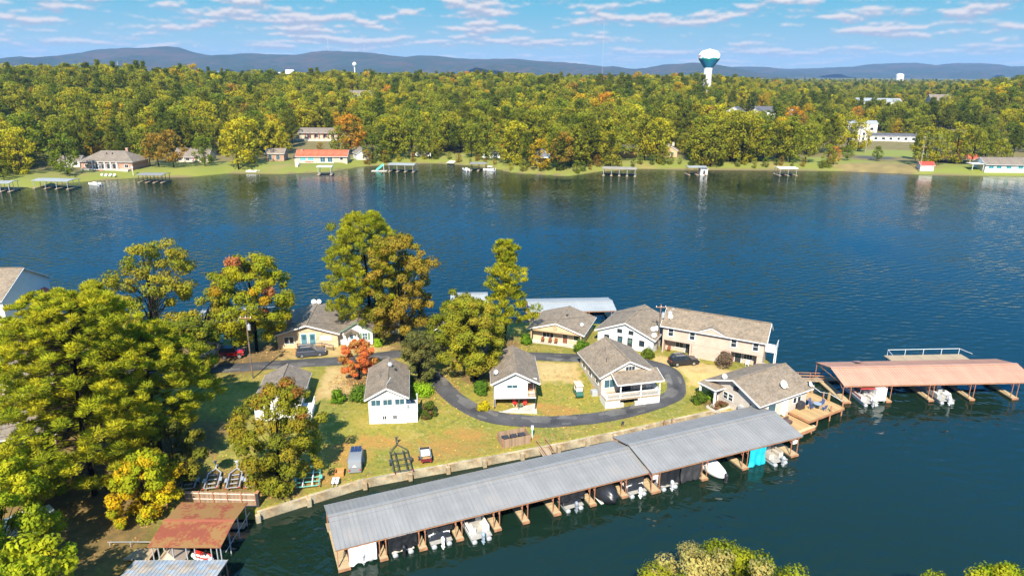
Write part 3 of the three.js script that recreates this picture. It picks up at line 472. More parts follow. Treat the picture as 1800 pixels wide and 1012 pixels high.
function dish(h, x, y, z, ry = 0, r = .38, m = MT.plasticWhite) {
  const d = M('satellite_dish', [new THREE.SphereGeometry(r * 1.6, 14, 5, 0, 6.2832, 0, .68).translate(0, -r * 1.25, 0).rotateX(1.0).translate(0, r * 1.3, .1), bar([0, -.15, 0], [0, r * 1.2, -.05], .06), bar([0, r * .7, .1], [0, r * 1.0, r * 1.3], .04), bx(.1, .1, .14, 0, r * 1.05, r * 1.35)], m, h); d.position.set(x, y, z); d.rotation.y = ry; return d;
}
function railing(parent, pts, h, m, gap = .16) {      // posts, rails and balusters along a polyline at deck height
  for (let i = 1; i < pts.length; i++) {
    const a = pts[i - 1], b = pts[i], L = Math.hypot(b[0] - a[0], b[2] - a[2]), n = Math.max(2, Math.round(L / gap)), geo = [bar([a[0], a[1] + h, a[2]], [b[0], b[1] + h, b[2]], .1, .07), bar([a[0], a[1] + .12, a[2]], [b[0], b[1] + .12, b[2]], .06)];
    for (let k = 1; k < n; k++) { const t = k / n, x = lerp(a[0], b[0], t), z = lerp(a[2], b[2], t), y = lerp(a[1], b[1], t); geo.push(bx(.045, h - .16, .045, x, y + h / 2 + .04, z)); }
    M('railing', geo, m, parent);
  }
  for (const p of pts) M('rail_post', bx(.12, h + .1, .12, p[0], p[1] + h / 2 + .03, p[2]), m, parent);
}
function chair(label, x, y, z, ry, m, group, lm = m) { const g = thing('patio_chair', label, 'chair', [x, y, z], ry, group); M('seat', bx(.52, .06, .5, 0, .42, 0), m, g); M('backrest', bx(.52, .62, .05, 0, .74, -.27, -.2), m, g); for (const [a, b] of [[-.22, -.2], [.22, -.2], [-.22, .2], [.22, .2]]) M('leg', bar([a, 0, b], [a, .42, b], .045), lm, g); for (const s of [-1, 1]) M('armrest', bx(.06, .05, .5, s * .28, .62, 0), m, g); return g; }

// white two-storey house with side deck
{
  const h = house({ label: 'narrow white two-storey house with brown roof and small side deck', x: -18.1, y: 2.3, z: -91.2, rot: 8, w: 5.2, d: 10, e: 4.35, r: 5.75, wall: MT.white, roof: MT.roofBrown, name: 'house' });
  for (const u of [-1.55, .05, 1.75]) win(h, 'f', u, 3.05, 1.25, .85, { mx: 2, glass: MT.glassTeal });
  for (const u of [-.45, 1.0]) win(h, 'f', u, .85, .5, .55, { mx: 2 });
  win(h, 'r', 2, 2.6, 1, 1); door(h, 'r', -2.4, 1.95, .9, 2, MT.trim, { lite: 1 });
  M('meter_pipe', [bar([-.5, -.5, 5.05], [-.5, 5.4, 5.05], .06), bar([-.5, 5.4, 5.05], [.6, 6.6, 3.6], .05)], MT.galv, h);
  M('deck', [bx(1.6, .12, 3.2, 3.42, 1.9, 3.3), bx(1.6, .25, .08, 3.42, 1.78, 4.92)], MT.trim, h); M('deck_skirt', bx(1.55, 2.6, 3.1, 3.4, .54, 3.3), MT.whiteSmooth, h);
  railing(h, [[2.7, 1.96, 4.85], [4.16, 1.96, 4.85], [4.16, 1.96, 1.75]], .95, MT.trim);
  dish(h, .3, 5.7, -2.2, .4, .33, MT.galv); M('roof_vent', [cyl(.12, .12, .4, 1.1, 5.4, -1.5), cyl(.2, .2, .1, 1.1, 5.6, -1.5)], MT.dark, h); M('antenna', [bar([-1, 5.2, 1], [-1, 6.4, 1], .04), bar([-1.5, 6.3, 1], [-.5, 6.3, 1], .03), bar([-1.3, 6.0, .8], [-.7, 6.0, 1.2], .03)], MT.dark, h);
  chair('dark chair on the side deck of the white two-storey house', -14.1, 4.27, -88.6, 2.3, MT.dark);
}
// grey cottage half hidden by the autumn tree
{
  const h = house({ label: 'low white cottage half hidden behind the multicoloured autumn tree', x: -33.6, y: 3.0, z: -90.8, rot: 8, w: 5.9, d: 10, e: 2.55, r: 4.0, wall: MT.white, roof: MT.roofGrey });
  M('lower_wall', bx(5.7, 3, .4, 0, -.6, 5.1), MT.white, h); win(h, 'f', -1.2, .9, 1, .9, { mx: 2 }); win(h, 'f', 1.4, .9, 1, .9, { mx: 2 }); win(h, 'r', 0, 1, 1.2, 1); win(h, 'r', -3, 1, .9, 1); door(h, 'r', 3.2, .1, .9, 2, MT.trim);
  M('deck', bx(1.7, .14, 3.4, 4.0, .9, 3.6), MT.trim, h); M('deck_skirt', bx(1.6, 1.5, 3.3, 4.0, .08, 3.6), MT.whiteSmooth, h); railing(h, [[3.1, .97, 5.2], [4.8, .97, 5.2], [4.8, .97, 2]], .95, MT.trim, .2);
}
// white gabled house over an open patio
{
  const h = house({ label: 'white front-gabled house raised over an open patio with red chairs', x: .35, y: 2.0, z: -96, rot: 3, w: 6.3, d: 9.3, e: 4.65, r: 6.25, wall: MT.white, roof: MT.roofBrown, og: .5 });
  h.remove(h.children.find(c => c.name === 'wall'));
  M('wall', [extr([[-3.15, 2.0], [1.75, 2.0], [1.75, 4.6], [1.75, 5.33], [0, 6.2], [-3.15, 4.6]], .25).translate(0, 0, 4.5), bx(.22, 4.1, 9, -3.04, 2.6, 0), bx(.22, 2.7, 6.4, 3.0, 3.3, -1.3), bx(.2, 2.6, 2.4, 1.74, 3.3, 3.3), bx(6.1, 4.2, .25, 0, 2.55, -4.5), extr([[-3.1, 4.6], [3.1, 4.6], [0, 6.15]], .2).translate(0, 0, -4.5)], MT.white, h);
  M('floor', bx(6.2, .22, 9.2, 0, 1.98, 0), MT.whiteSmooth, h); M('patio_slab', bx(6.4, .5, 5.6, 0, -.14, 2.6), MT.concretePale, h); M('back_wall', bx(6.1, 2.1, .2, 0, .95, .6), MT.beige, h);
  M('gable_filler', bx(1.4, .75, .12, 2.46, 4.72, 4.45), MT.white, h);
  for (const u of [-3.05, .55, 3.05]) M('patio_post', bx(.13, 2.0, .13, u, 1.0, 4.5), MT.dark, h);
  win(h, 'f', -.45, 3.65, 1.5, .5, { mx: 2, glass: MT.glassTeal }); door(h, 'f', 2.4, 2.1, .85, 2, MT.doorBrown, { out: -2.3 });
  railing(h, [[1.9, 2.1, 4.5], [3.05, 2.1, 4.5], [3.05, 2.1, 2]], .95, MT.deckWood, .2); M('balcony_post', bx(.12, 2.6, .12, 3.05, 3.35, 4.5), MT.dark, h);
  dish(h, -2.8, 5.0, 3.0, -.6, .4, MT.galv);
  const rot = 3 * D2R, W = (x, z) => [.35 + x * Math.cos(rot) + z * Math.sin(rot), -96 - x * Math.sin(rot) + z * Math.cos(rot)];
  for (const [x, z, a, l] of [[.0, 3.6, .3, 'red backed patio chair left of the middle post under the white gabled house'], [1.5, 3.7, -.2, 'red backed patio chair right of the middle post under the white gabled house']]) { const p = W(x, z); chair(l, p[0], 2.11, p[1], a, MT.red, 'red patio chairs', MT.plasticWhite); }
  const tb = W(.85, 4.2), t = thing('patio_table', 'small green patio table between the two red chairs', 'table', [tb[0], 2.11, tb[1]]); M('table_top', cyl(.35, .35, .04, 0, .5, 0, 14), MT.trimGreen, t); M('leg', cyl(.05, .05, .5, 0, .25, 0), MT.trimGreen, t);
}
// porch house
{
  const h = house({ label: 'beige front-gabled house with a white railed front porch inside the road loop', x: 16.9, y: 1.75, z: -101.3, rot: 14, w: 8.7, d: 9.6, e: 3.95, r: 6.05, wall: MT.beige, roof: MT.roofTan });
  win(h, 'f', .3, 4.35, 1.5, .75, { mx: 3 });
  for (const u of [-3, -.6, 2.2]) win(h, 'f', u, 1.9, 1.7, 1.3, { mx: 2, glass: MT.glassTeal }); door(h, 'f', 3.7, 1.05, .9, 2.05, MT.trim);
  for (const u of [-3, 0, 3]) win(h, 'l', u, 1.9, 1.1, 1.3, { my: 2 });
  M('deck', bx(8.9, .16, 2.7, -.1, 1.0, 6.15), MT.deckGrey, h); M('deck_skirt', [bx(2.3, 2.3, .12, -3.4, -.2, 7.4), bx(3.6, 2.3, .12, 2.5, -.2, 7.4), bx(.12, 2.3, 2.4, 4.25, -.2, 6.2), bx(.12, 2.3, 2.4, -4.5, -.2, 6.2)], MT.whiteSmooth, h);
  M('stone_pier', [bx(.6, .9, .4, -1.9, -.1, 7.3), bx(.6, .9, .4, .5, -.1, 7.3)], MT.concretePale, h);
  railing(h, [[-4.45, 1.08, 5.4], [-4.45, 1.08, 7.4], [-2.2, 1.08, 7.4], [1.1, 1.08, 7.4], [4.25, 1.08, 7.4], [4.25, 1.08, 5.0]], 1.0, MT.trim);
  for (const u of [-2.2, 1.1, 4.2]) M('porch_post', bx(.16, 2.6, .16, u, 2.3, 7.35), MT.trim, h);
  M('porch_roof', bx(7.6, .12, 3.1, .95, 4.0, 6.2, .30), MT.roofTan, h); M('porch_trim', [bx(7.7, .2, .08, .95, 3.5, 7.72), bx(.08, .2, 3.0, -2.9, 3.92, 6.2, .3), bx(.08, .2, 3.0, 4.8, 3.92, 6.2, .3)], MT.trim, h);
  M('bench', [bx(1.6, .1, .5, -.5, 1.5, 5.6), bx(1.6, .5, .08, -.5, 1.8, 5.35)], MT.dark, h); M('vent_pipe', [bar([-2.6, 4.6, 2.2], [-2.6, 5.7, 2.2], .1, .1, 1), bar([-1.6, 5, -1], [-1.6, 6, -1], .08, .08, 1)], MT.dark, h);
  M('heat_pump', [bx(.9, .9, .9, -5.0, .6, 3.6), cyl(.36, .36, .06, -5.0, 1.08, 3.6, 14)], MT.galv, h);
}
// tan house with deep front gable
{
  const h = house({ label: 'tan low-gabled house with a shaded front porch and wooden chairs', x: 9.4, y: 3.2, z: -118.2, rot: -19, w: 9.6, d: 9.6, e: 2.75, r: 4.25, wall: MT.peach, roof: MT.roofTan, og: .2, trim: MT.trim });
  h.remove(h.children.find(c => c.name === 'wall'));
  M('wall', [bx(9.4, 3.9, 7.9, 0, .75, -.7), extr([[-4.8, 2.7], [4.8, 2.7], [0, 4.2]], .2).translate(0, 0, 4.65), extr([[-4.7, 2.69], [4.7, 2.69], [0, 4.15]], .2).translate(0, 0, -4.6)], MT.peach, h);
  M('porch_beam', bx(9.5, .3, .22, 0, 2.55, 4.65), MT.tan, h); M('porch_floor', bx(9.5, .9, 1.6, 0, -.38, 4.05), MT.concretePale, h);
  M('gable_vent', [new THREE.TorusGeometry(.32, .08, 8, 20).translate(-.1, 3.35, 4.8), cyl(.3, .3, .06, -.1, 3.35, 4.78, 18, Math.PI / 2)], MT.tan, h);
  for (const u of [-4.6, 4.6]) M('porch_post', bx(.2, 2.7, .2, u, 1.3, 4.6), MT.peach, h);
  win(h, 'f', -1.8, .85, 2.0, 1.2, { mx: 3, out: -1.55 }); win(h, 'f', 3.5, .9, 1, 1.1, { out: -1.55 }); door(h, 'f', 1.4, .1, .95, 2.05, MT.doorBrown, { out: -1.55, lite: 1 }); win(h, 'r', 0, 1, 1.2, 1.1);
  M('roof_vent', [cyl(.15, .15, .35, .8, 4.15, 0), cyl(.24, .24, .1, .8, 4.35, 0)], MT.dark, h); dish(h, 4.0, 3.0, 1.6, .3, .36, MT.galv);
  const rot = -19 * D2R, W = (x, z) => [9.4 + x * Math.cos(rot) + z * Math.sin(rot), -118.2 - x * Math.sin(rot) + z * Math.cos(rot)];
  [[-2.6, 'first wooden chair on the tan porch from the left'], [-1.2, 'wooden chair under the tan porch window'], [-.1, 'wooden chair nearest the brown door of the tan porch']].forEach(([x, l]) => { const p = W(x, 4.2); chair(l, p[0], 3.27, p[1], rot, MT.doorBrown, 'wooden porch chairs'); });
}
// white house with two doors
{
  const h = house({ label: 'white gabled house with two dark doors beside the tan house', x: 22.6, y: 3.15, z: -117.4, rot: -28, w: 10.3, d: 10.5, e: 2.75, r: 4.85, wall: MT.white, roof: MT.roofTan });
  win(h, 'f', -1.05, 2.75, .95, .8, {}); win(h, 'f', 1.05, 2.75, .95, .8, {});
  win(h, 'f', -3.4, .95, 1, 1.1); win(h, 'f', 3.1, .95, 1, 1.15); door(h, 'f', -.9, .1, .95, 2.1, MT.dark, { lite: 1 }); door(h, 'f', .95, .1, .95, 2.1, MT.dark, { lite: 1 }); win(h, 'l', 0, 1, 1.1, 1);
  M('door_wreath', [new THREE.TorusGeometry(.22, .08, 6, 14).translate(.95, 1.55, 5.36)], MT.trimGreen, h);
  dish(h, 4.35, 3.2, 3.0, .1, .45); dish(h, 4.75, 3.05, 2.0, .1, .45); dish(h, 5.0, 2.75, 4.6, .3, .42); M('meter_box', [bx(.5, .7, .2, 4.5, 1.2, 5.36), bar([4.5, 1.5, 5.4], [4.5, 3.6, 5.4], .07), bx(.4, .6, .3, 5.0, .9, 5.4)], MT.galv, h);
}
// duplex
{
  const h = house({ label: 'long pink beige two-storey duplex with brown roof at the lake edge', x: 35.4, y: 3.1, z: -110.4, rot: -27, w: 16.8, d: 6.6, e: 5.25, r: 7.2, axis: 'x', wall: MT.pinkBeige, roof: MT.roofTan, ov: .5 });
  h.remove(h.children.find(c => c.name === 'wall'));
  M('wall', [extr([[-3.3, 2.45], [3.3, 2.45], [3.3, 5.2], [0, 7.15], [-3.3, 5.2]], 16.8).rotateY(Math.PI / 2), bx(16.7, 3.9, 4.9, 0, .5, -.8), bx(.25, 3.9, 1.7, -8.25, .5, 2.45), bx(6.6, 3.85, 1.7, -.0, .52, 2.42), bx(.9, 3.85, 1.7, 7.9, .52, 2.42), bx(.4, 3.85, 1.7, -3.4, .52, 2.42)], MT.pinkBeige, h);
  M('porch_floor', bx(17, .7, 2.2, 0, -.3, 2.6), MT.concretePale, h);
  for (const u of [-7.0, -3.3, 3.6, 7.1]) win(h, 'f', u, 3.35, .8, 1.35, { my: 2, t: .16 });
  M('dormer', [extr([[-2.1, 5.1], [2.1, 5.1], [0, 6.05]], .2).translate(-.1, 0, 3.75)], MT.pinkBeige, h);
  M('dormer_roof', [bx(2.5, .1, 2.6, -1.25, 5.63, 2.6, 0, 0, .42), bx(2.5, .1, 2.6, 1.05, 5.63, 2.6, 0, 0, -.42)], MT.roofTan, h); M('dormer_trim', [bx(2.45, .14, .06, -1.25, 5.58, 3.95, 0, 0, .42), bx(2.45, .14, .06, 1.05, 5.58, 3.95, 0, 0, -.42)], MT.trim, h);
  win(h, 'f', -5.7, .85, 1.3, 1.15, { mx: 2, out: -1.62 }); win(h, 'f', 5.9, .9, 1.3, 1.1, { mx: 3, out: -1.62 }); door(h, 'f', -4.1, .1, 1, 2.1, MT.dark, { out: -1.62, lite: 1 }); door(h, 'f', 4.3, .1, 1, 2.1, MT.dark, { out: -1.62, lite: 1 });
  M('balcony', [bx(1.7, .14, 3.6, 9.2, 2.5, -1.2), bx(.08, 1, 3.6, 10.0, 3.1, -1.2), bx(1.6, 1, .08, 9.2, 3.1, .6)], MT.whiteSmooth, h); for (const z of [-2.8, .4]) M('balcony_post', bx(.14, 4.6, .14, 9.9, .2, z), MT.trim, h);
  dish(h, -7.6, 5.9, 2.0, .1, .42); dish(h, -7.9, 6.3, 1.2, .1, .36, MT.galv); M('roof_vent', bx(.3, .9, .3, -7.6, 6.9, .2), MT.galv, h); M('window_unit', bx(.5, .4, .4, 8.6, 1.0, 2.8), MT.galv, h);
  const rot = -27 * D2R, W = (x, z) => [35.4 + x * Math.cos(rot) + z * Math.sin(rot), -110.4 - x * Math.sin(rot) + z * Math.cos(rot)];
  [[-7.3, 'brown wicker chair at the left porch of the duplex', MT.doorBrown], [3.4, 'brown chair beside the right duplex door', MT.doorBrown], [6.0, 'white bench chair on the right duplex porch', MT.plasticWhite]].forEach(([x, l, m]) => { const p = W(x, 2.6); chair(l, p[0], 3.17, p[1], rot, m); });
}
// waterside house with deck
{
  const rot = 31, h = house({ label: 'beige waterside house with broad brown roof and large white dish', x: 38.2, y: 1.5, z: -96.0, rot, w: 10.6, d: 9.6, axis: 'x', e: 2.95, r: 4.85, wall: MT.beige, roof: MT.roofTan, ov: .5, og: .7 });
  // local x runs along the ridge; the gable end faces local -x
  win(h, 'l', -1.6, 1.1, .75, 1.0, { mx: 1, my: 2 }); win(h, 'l', -.6, 1.1, .75, 1.0, { my: 2 }); M('window_unit', bx(.55, .5, .7, -5.5, 1.0, 1.6), MT.galv, h); M('gable_vent', bx(.06, .7, .9, -5.35, 3.4, .2), MT.dark, h); M('cable_pipe', bar([-5.36, -.5, 3.1], [-5.36, 2.3, 3.1], .06), MT.dark, h);
  M('porch_roof', [bx(2.4, .12, 3.6, -6.1, 2.75, -3.6, .0, 0, .06)], MT.roofTan, h); for (const z of [-5.1, -2.1]) M('porch_post', bx(.26, 2.9, .26, -7.1, 1.2, z), MT.trim, h); M('porch_trim', [bx(.08, .2, 3.6, -7.35, 2.62, -3.6), bx(2.4, .2, .08, -6.1, 2.66, -1.78)], MT.trim, h); door(h, 'l', -3.6, .1, .95, 2.05, MT.doorBrown);
  door(h, 'f', -2.7, .1, 1.6, 2.05, MT.glassTeal); door(h, 'f', .4, .1, .9, 2.05, MT.trim); win(h, 'f', 2.5, 1.1, .7, .9); win(h, 'f', 3.5, 1.1, .7, .9); M('storm_door', bx(.06, 2.1, .8, -.6, 1.15, 5.25), MT.plasticWhite, h);
  dish(h, .9, 3.35, 3.7, -.1, .62); dish(h, -5.2, 3.9, -2.3, -.3, .42); dish(h, 5.6, 3.0, 4.9, .2, .42); M('roof_vent', [cyl(.14, .14, .4, -1.9, 4.3, -1.0), cyl(.25, .25, .12, -1.9, 4.5, -1.0), cyl(.08, .08, .3, -3.2, 3.9, -2.2)], MT.dark, h);
}
// tan house behind the maple, left
{
  const h = house({ label: 'peach house with broad low gable and two teal doors behind the grey car', x: -36.6, y: 3.2, z: -117.6, rot: 6, w: 10.4, d: 11.4, e: 2.75, r: 4.35, wall: MT.peach, roof: MT.roofGrey, og: .6 });
  door(h, 'f', -.6, .55, 1, 2.1, MT.doorTeal, { lite: 1 }); door(h, 'f', .85, .55, 1, 2.1, MT.doorTeal, { lite: 1 }); win(h, 'f', 3.1, 1.35, 2.0, .9, { mx: 3, frame: MT.peach, glass: MT.canvasWhite }); win(h, 'f', -3.2, .9, 1.6, 1.2, { mx: 2 });
  M('deck', bx(4.4, .14, 1.7, .6, .5, 6.6), MT.deckWood, h); for (const x of [-1.4, 2.6]) M('deck_post', bx(.14, .8, .14, x, .1, 7.3), MT.post, h); railing(h, [[-1.5, .57, 7.4], [2.7, .57, 7.4], [4.6, .05, 7.4]], .9, MT.dark, .22); M('planter', bx(.8, .35, .4, -1.2, .75, 7.1), MT.terracotta, h); M('chimney', bx(.9, 2.4, .9, -3.6, 4.2, 2.6), MT.brick, h);
  dish(h, .4, 4.3, -5.4, 0, .45); dish(h, -.6, 4.3, -5.5, 0, .45);
}
// small white cottage
{
  const h = house({ label: 'small white cottage with green trimmed roof and shutters', x: -27.9, y: 3.2, z: -116.9, rot: 5, w: 5.4, d: 6.6, e: 2.7, r: 4.3, wall: MT.white, roof: MT.roofGrey, trim: MT.trimGreen });
  win(h, 'f', 1.35, .95, .85, 1.2, { mx: 2, my: 2, shutter: MT.trimGreen, glass: MT.glassTeal }); door(h, 'f', -1.0, .1, .95, 2.05, MT.trim, { lite: 1 });
  M('entry_roof', [bx(1.5, .1, 1.3, -1.55, 2.65, 3.9, 0, 0, .5), bx(1.5, .1, 1.3, -.35, 2.65, 3.9, 0, 0, -.5)], MT.roofGrey, h); for (const x of [-2.0, .1]) M('entry_post', bx(.12, 2.4, .12, x, 1.1, 4.4), MT.trim, h); M('step', [bx(1.9, .3, 1.2, -1, .0, 3.9)], MT.concretePale, h); railing(h, [[-2, .1, 4.4], [-1.5, .1, 4.4]], .9, MT.trim); M('side_wall', bx(2, 2.2, .15, -3.4, .9, 2.9), MT.white, h); M('flower_box', bx(1.2, .25, .3, 2.1, .25, 3.5), MT.trim, h);
  const k = house({ label: 'white annex with grey roof behind the small white cottage', name: 'annex', x: -24.2, y: 3.2, z: -121.5, rot: 5, w: 6, d: 6, e: 3, r: 4.6, axis: 'x', wall: MT.white, roof: MT.roofGrey }); win(k, 'r', 0, 1, 1, 1); win(k, 'f', 1.6, 1, 1, 1.1);
}
{
  const h = house({ label: 'pale green cottage half hidden behind the oaks', x: -10.9, y: 3.2, z: -117.6, rot: -2, w: 5, d: 7, e: 2.9, r: 4.4, wall: MT.green, roof: MT.roofGrey }); win(h, 'f', -.4, .9, .9, 1.2, { my: 2 }); door(h, 'f', 1.4, .1, .9, 2, MT.trim); win(h, 'l', 0, 1, 1, 1.1);
}
// big white house at the left edge
{
  const h = house({ label: 'tall white lake house at the left edge with a red awning', x: -106, y: 1.5, z: -127, rot: 3, w: 21, d: 14.5, axis: 'x', e: 7.6, r: 11.4, wall: MT.whiteSmooth, roof: MT.roofTan, ov: .7 });
  win(h, 'r', -3.4, 3.9, 1.2, 2.0, {}); win(h, 'r', 3.8, 3.6, 1.6, 1.4, {}); win(h, 'r', -3.4, .6, 1.4, 1.6); win(h, 'f', 7, 3.8, 1.4, 1.5); win(h, 'f', 4, 3.8, 1.4, 1.5);
  M('awning', [bx(1.7, .08, 3.4, 11.2, 5.5, -3.8, 0, 0, -.5)], mat(.62, .06, .035, .6), h);
  M('porch_roof', bx(6, .18, 3.2, 9.0, 2.9, 9.2), MT.trim, h); for (const x of [6.2, 9, 11.8]) M('porch_post', bx(.2, 3, .2, x, 1.4, 10.5), MT.trim, h); M('porch_floor', bx(7.5, .5, 5, 9, -.1, 9.8), MT.concretePale, h); M('terrace_wall', bx(8, 1.2, .3, 9, -.1, 13.4), MT.whiteSmooth, h); M('flower_pot', [ball(.5, 10.6, 1.0, 12.4), ball(.4, 7.6, 1.0, 12.3), ball(.45, 9.0, 1.0, 12.5)], mat(.55, .14, .08, .8), h);
  const p = house({ label: 'white flat outbuilding below the tall white lake house', name: 'outbuilding', cat: 'outbuilding', x: -88.5, y: 2.6, z: -103.5, rot: 6, w: 7, d: 6, e: 2.6, r: 3.1, wall: MT.whiteSmooth, roof: MT.metalPale }); win(p, 'f', 0, 1, 1.4, 1); door(p, 'r', 0, .1, 1, 2, MT.trim);
}
// brick cottage under the pines and neighbours
{
  const h = house({ label: 'brown brick cottage under the pines at the left edge', x: -66, y: 2.2, z: -81.5, rot: 16, w: 11, d: 8.5, axis: 'x', e: 2.7, r: 4.5, wall: MT.brick, roof: MT.roofGrey }); win(h, 'f', 2.2, .9, 1.9, 1.0, { mx: 3, glass: MT.glassTeal }); win(h, 'f', -2.4, .9, 1.5, 1, { mx: 2 }); door(h, 'f', 4.6, .1, .95, 2.05, MT.dark); win(h, 'r', 0, 1, 1.2, 1);
  const k = house({ label: 'grey roofed cottage seen through the pine branches', x: -72, y: 2.9, z: -96.5, rot: 10, w: 9, d: 8, axis: 'x', e: 2.6, r: 4.3, wall: MT.beige, roof: MT.roofGrey }); win(k, 'f', 1, .9, 1.5, 1, { mx: 2 }); door(k, 'f', -2, .1, .9, 2, MT.trim);
  const s = house({ label: 'small tan shed with green metal roof beside the red off-road car', name: 'shed', cat: 'shed', x: -52.2, y: 3.2, z: -109.8, rot: 20, w: 3.6, d: 4.2, e: 2.3, r: 3.3, wall: MT.beige, roof: mottled(.06, .22, .16, .2, .5, 3), ov: .25, og: .25, trim: MT.trimGreen }); door(s, 'f', 0, .1, 1.3, 1.9, MT.trim); win(s, 'r', 0, 1, .7, .6);
  const t = thing('tarp_shelter', 'dark green tarp shelter in front of the brick cottage', 'shelter', [-57.5, 1.9, -70.5], .2); M('tarp', [bx(6.5, .08, 2.4, 0, 2.3, 1.1, .32), bx(6.5, .08, 2.4, 0, 2.3, -1.1, -.32)], mottled(.045, .085, .07, .4, .7, 3), t); for (const [x, z] of [[-3, -2.1], [3, -2.1], [-3, 2.1], [3, 2.1]]) M('post', bar([x, -.4, z], [x, 1.98, z], .1), MT.galv, t);
  const b = thing('tarp_covered_boat', 'boat on land under a cream tarp in front of the pines at left', 'boat', [-54, 1.7, -63.5], .9); M('tarp', [ball(1, 0, 1.0, 0, 3.1, .75, 1.2, 14)], MT.canvasWhite, b); M('hull', extr([[-3, .45], [-2.6, 0], [2.4, 0], [3.3, .7], [3.2, .9], [-3, .9]], 1.7, .1), MT.plasticWhite, b); M('trailer', [bx(6, .1, .12, 0, -.12, .6), bx(6, .1, .12, 0, -.12, -.6), cyl(.3, .3, .2, -.4, -.2, 1.0, 12, Math.PI / 2), cyl(.3, .3, .2, -.4, -.2, -1.0, 12, Math.PI / 2)], MT.galv, b);
}
// ---------------------------------------------------------------- covered docks
function ribSlope(L, run, rise, x0, y0, z0, dir, gap, th = .05) {   // ribbed sheet roof slope from eave (z0) toward the ridge (dir = -1 goes to -z)
  const S = Math.hypot(run, rise), an = Math.atan2(rise, run) * (dir < 0 ? 1 : -1), cz = z0 + dir * run / 2, cy = y0 + rise / 2, geo = [bx(L, th, S, x0 + L / 2, cy, cz, an)];
  const n = Math.round(L / gap); for (let i = 0; i <= n; i++) geo.push(bx(.06, .04, S, x0 + .035 + (L - .07) * i / n, cy + .05, cz, an)); return geo;
}
function covered(o) {      // local x along the dock, z from 0 (front) to -W (back)
  const g = thing(o.name || 'boat_dock', o.label, o.cat || 'dock', [o.x, 0, o.z], o.rot * D2R, o.group), { L, W, e, rise } = o, x0 = o.x0 || 0, zf = o.zf || 0, rr = o.ridge ?? .5, fl = o.floor ?? .7, rg = o.gap || .5;
  const rf = (W * (1 - rr)), rb = W * rr;
  M('roof_panel', ribSlope(L, rf, rise, x0, e, zf, -1, rg), o.roof, g); M('roof_panel', ribSlope(L, rb, rise, x0, e, zf - W, 1, rg), o.roof2 || o.roof, g);
  M('ridge_cap', bx(L + .02, .05, .5, x0 + L / 2, e + rise + .07, zf - rf), o.cap || o.roof, g);
  M('eave_beam', [bx(L - .1, .2, .08, x0 + L / 2, e - .13, zf - .12), bx(L - .1, .2, .08, x0 + L / 2, e - .13, zf - W + .12)], o.beam || MT.post, g);
  M('walkway', [bx(L, .16, 1.5, x0 + L / 2, fl - .08, zf - W + .95)], o.deck || MT.deckGrey, g); M('float', bx(L - .2, .5, 1.3, x0 + L / 2, fl - .42, zf - W + .95), MT.float, g);
  const nt = Math.max(2, Math.round(L / 4)); for (let i = 0; i <= nt; i++) { const x = x0 + .15 + (L - .3) * i / nt; M('rafter', [bar([x, e - .12, zf - .15], [x, e + rise - .1, zf - rf], .1), bar([x, e - .12, zf - W + .15], [x, e + rise - .1, zf - rf], .1), bar([x, e - .14, zf - .15], [x, e - .14, zf - W + .15], .08)], o.beam || MT.post, g); }
  for (const f of o.fingers) {
    const [x, w] = f, q = M('finger_pier', bx(w, .18, W - 1.3, x, fl - .09, zf - (W - 1.3) / 2 + (o.stick ?? .25)), o.fdeck || MT.plankX, g);
    M('fascia', bx(w + .04, .3, .07, x, fl - .16, zf + (o.stick ?? .25) + .04), MT.post, q); M('float', bx(w - .1, .5, W - 1.6, x, fl - .44, zf - (W - 1.3) / 2 + .15), MT.float, q);
    const ps = w > .7 ? [-1, 1] : [1]; for (const s of ps) { M('post', bar([x + s * (w / 2 - .08), fl, zf - .15], [x + s * (w / 2 - .08), e - .05, zf - .15], .09), o.post || MT.pipe, g); M('post', bar([x + s * (w / 2 - .08), fl, zf - W + .3], [x + s * (w / 2 - .08), e - .05, zf - W + .3], .09), o.post || MT.pipe, g); M('brace', bar([x + s * (w / 2 - .08), e - .9, zf - .15], [x + s * (w / 2 - .08), e - .1, zf - 1.3], .06), o.post || MT.pipe, g); }
  }
  return g;
}
const TH = 22.8 * D2R, DW = (x, z) => [-18 + x * Math.cos(TH) + z * Math.sin(TH), -58.7 - x * Math.sin(TH) + z * Math.cos(TH)];
covered({ label: 'long lower section of the grey metal roofed boat dock in front', x: -18, z: -58.7, rot: 22.8, L: 38.1, W: 8.3, e: 2.95, rise: .85, ridge: .42, roof: MT.metalRoof, cap: MT.metalRoof, fingers: [[.75, 1.25], [4.9, .85], [9.2, .85], [13.4, .85], [17.9, .85], [21.4, .85], [25.4, .95], [30.2, .85], [34.6, .85]] });
covered({ label: 'higher right section of the grey metal roofed boat dock in front', x: -18, z: -58.7, rot: 22.8, L: 24.2, W: 9.5, x0: 38.0, zf: .75, e: 3.25, rise: .95, ridge: .42, roof: MT.metalRoof, cap: MT.metalRoof, stick: .1, fingers: [[38.7, 1.3], [46.1, .95], [52.6, 1.0], [61.0, 1.3]] });
const PA = 3.6 * D2R, PW = (x, z) => [52.3 + x * Math.cos(PA) + z * Math.sin(PA), -97.6 - x * Math.sin(PA) + z * Math.cos(PA)];
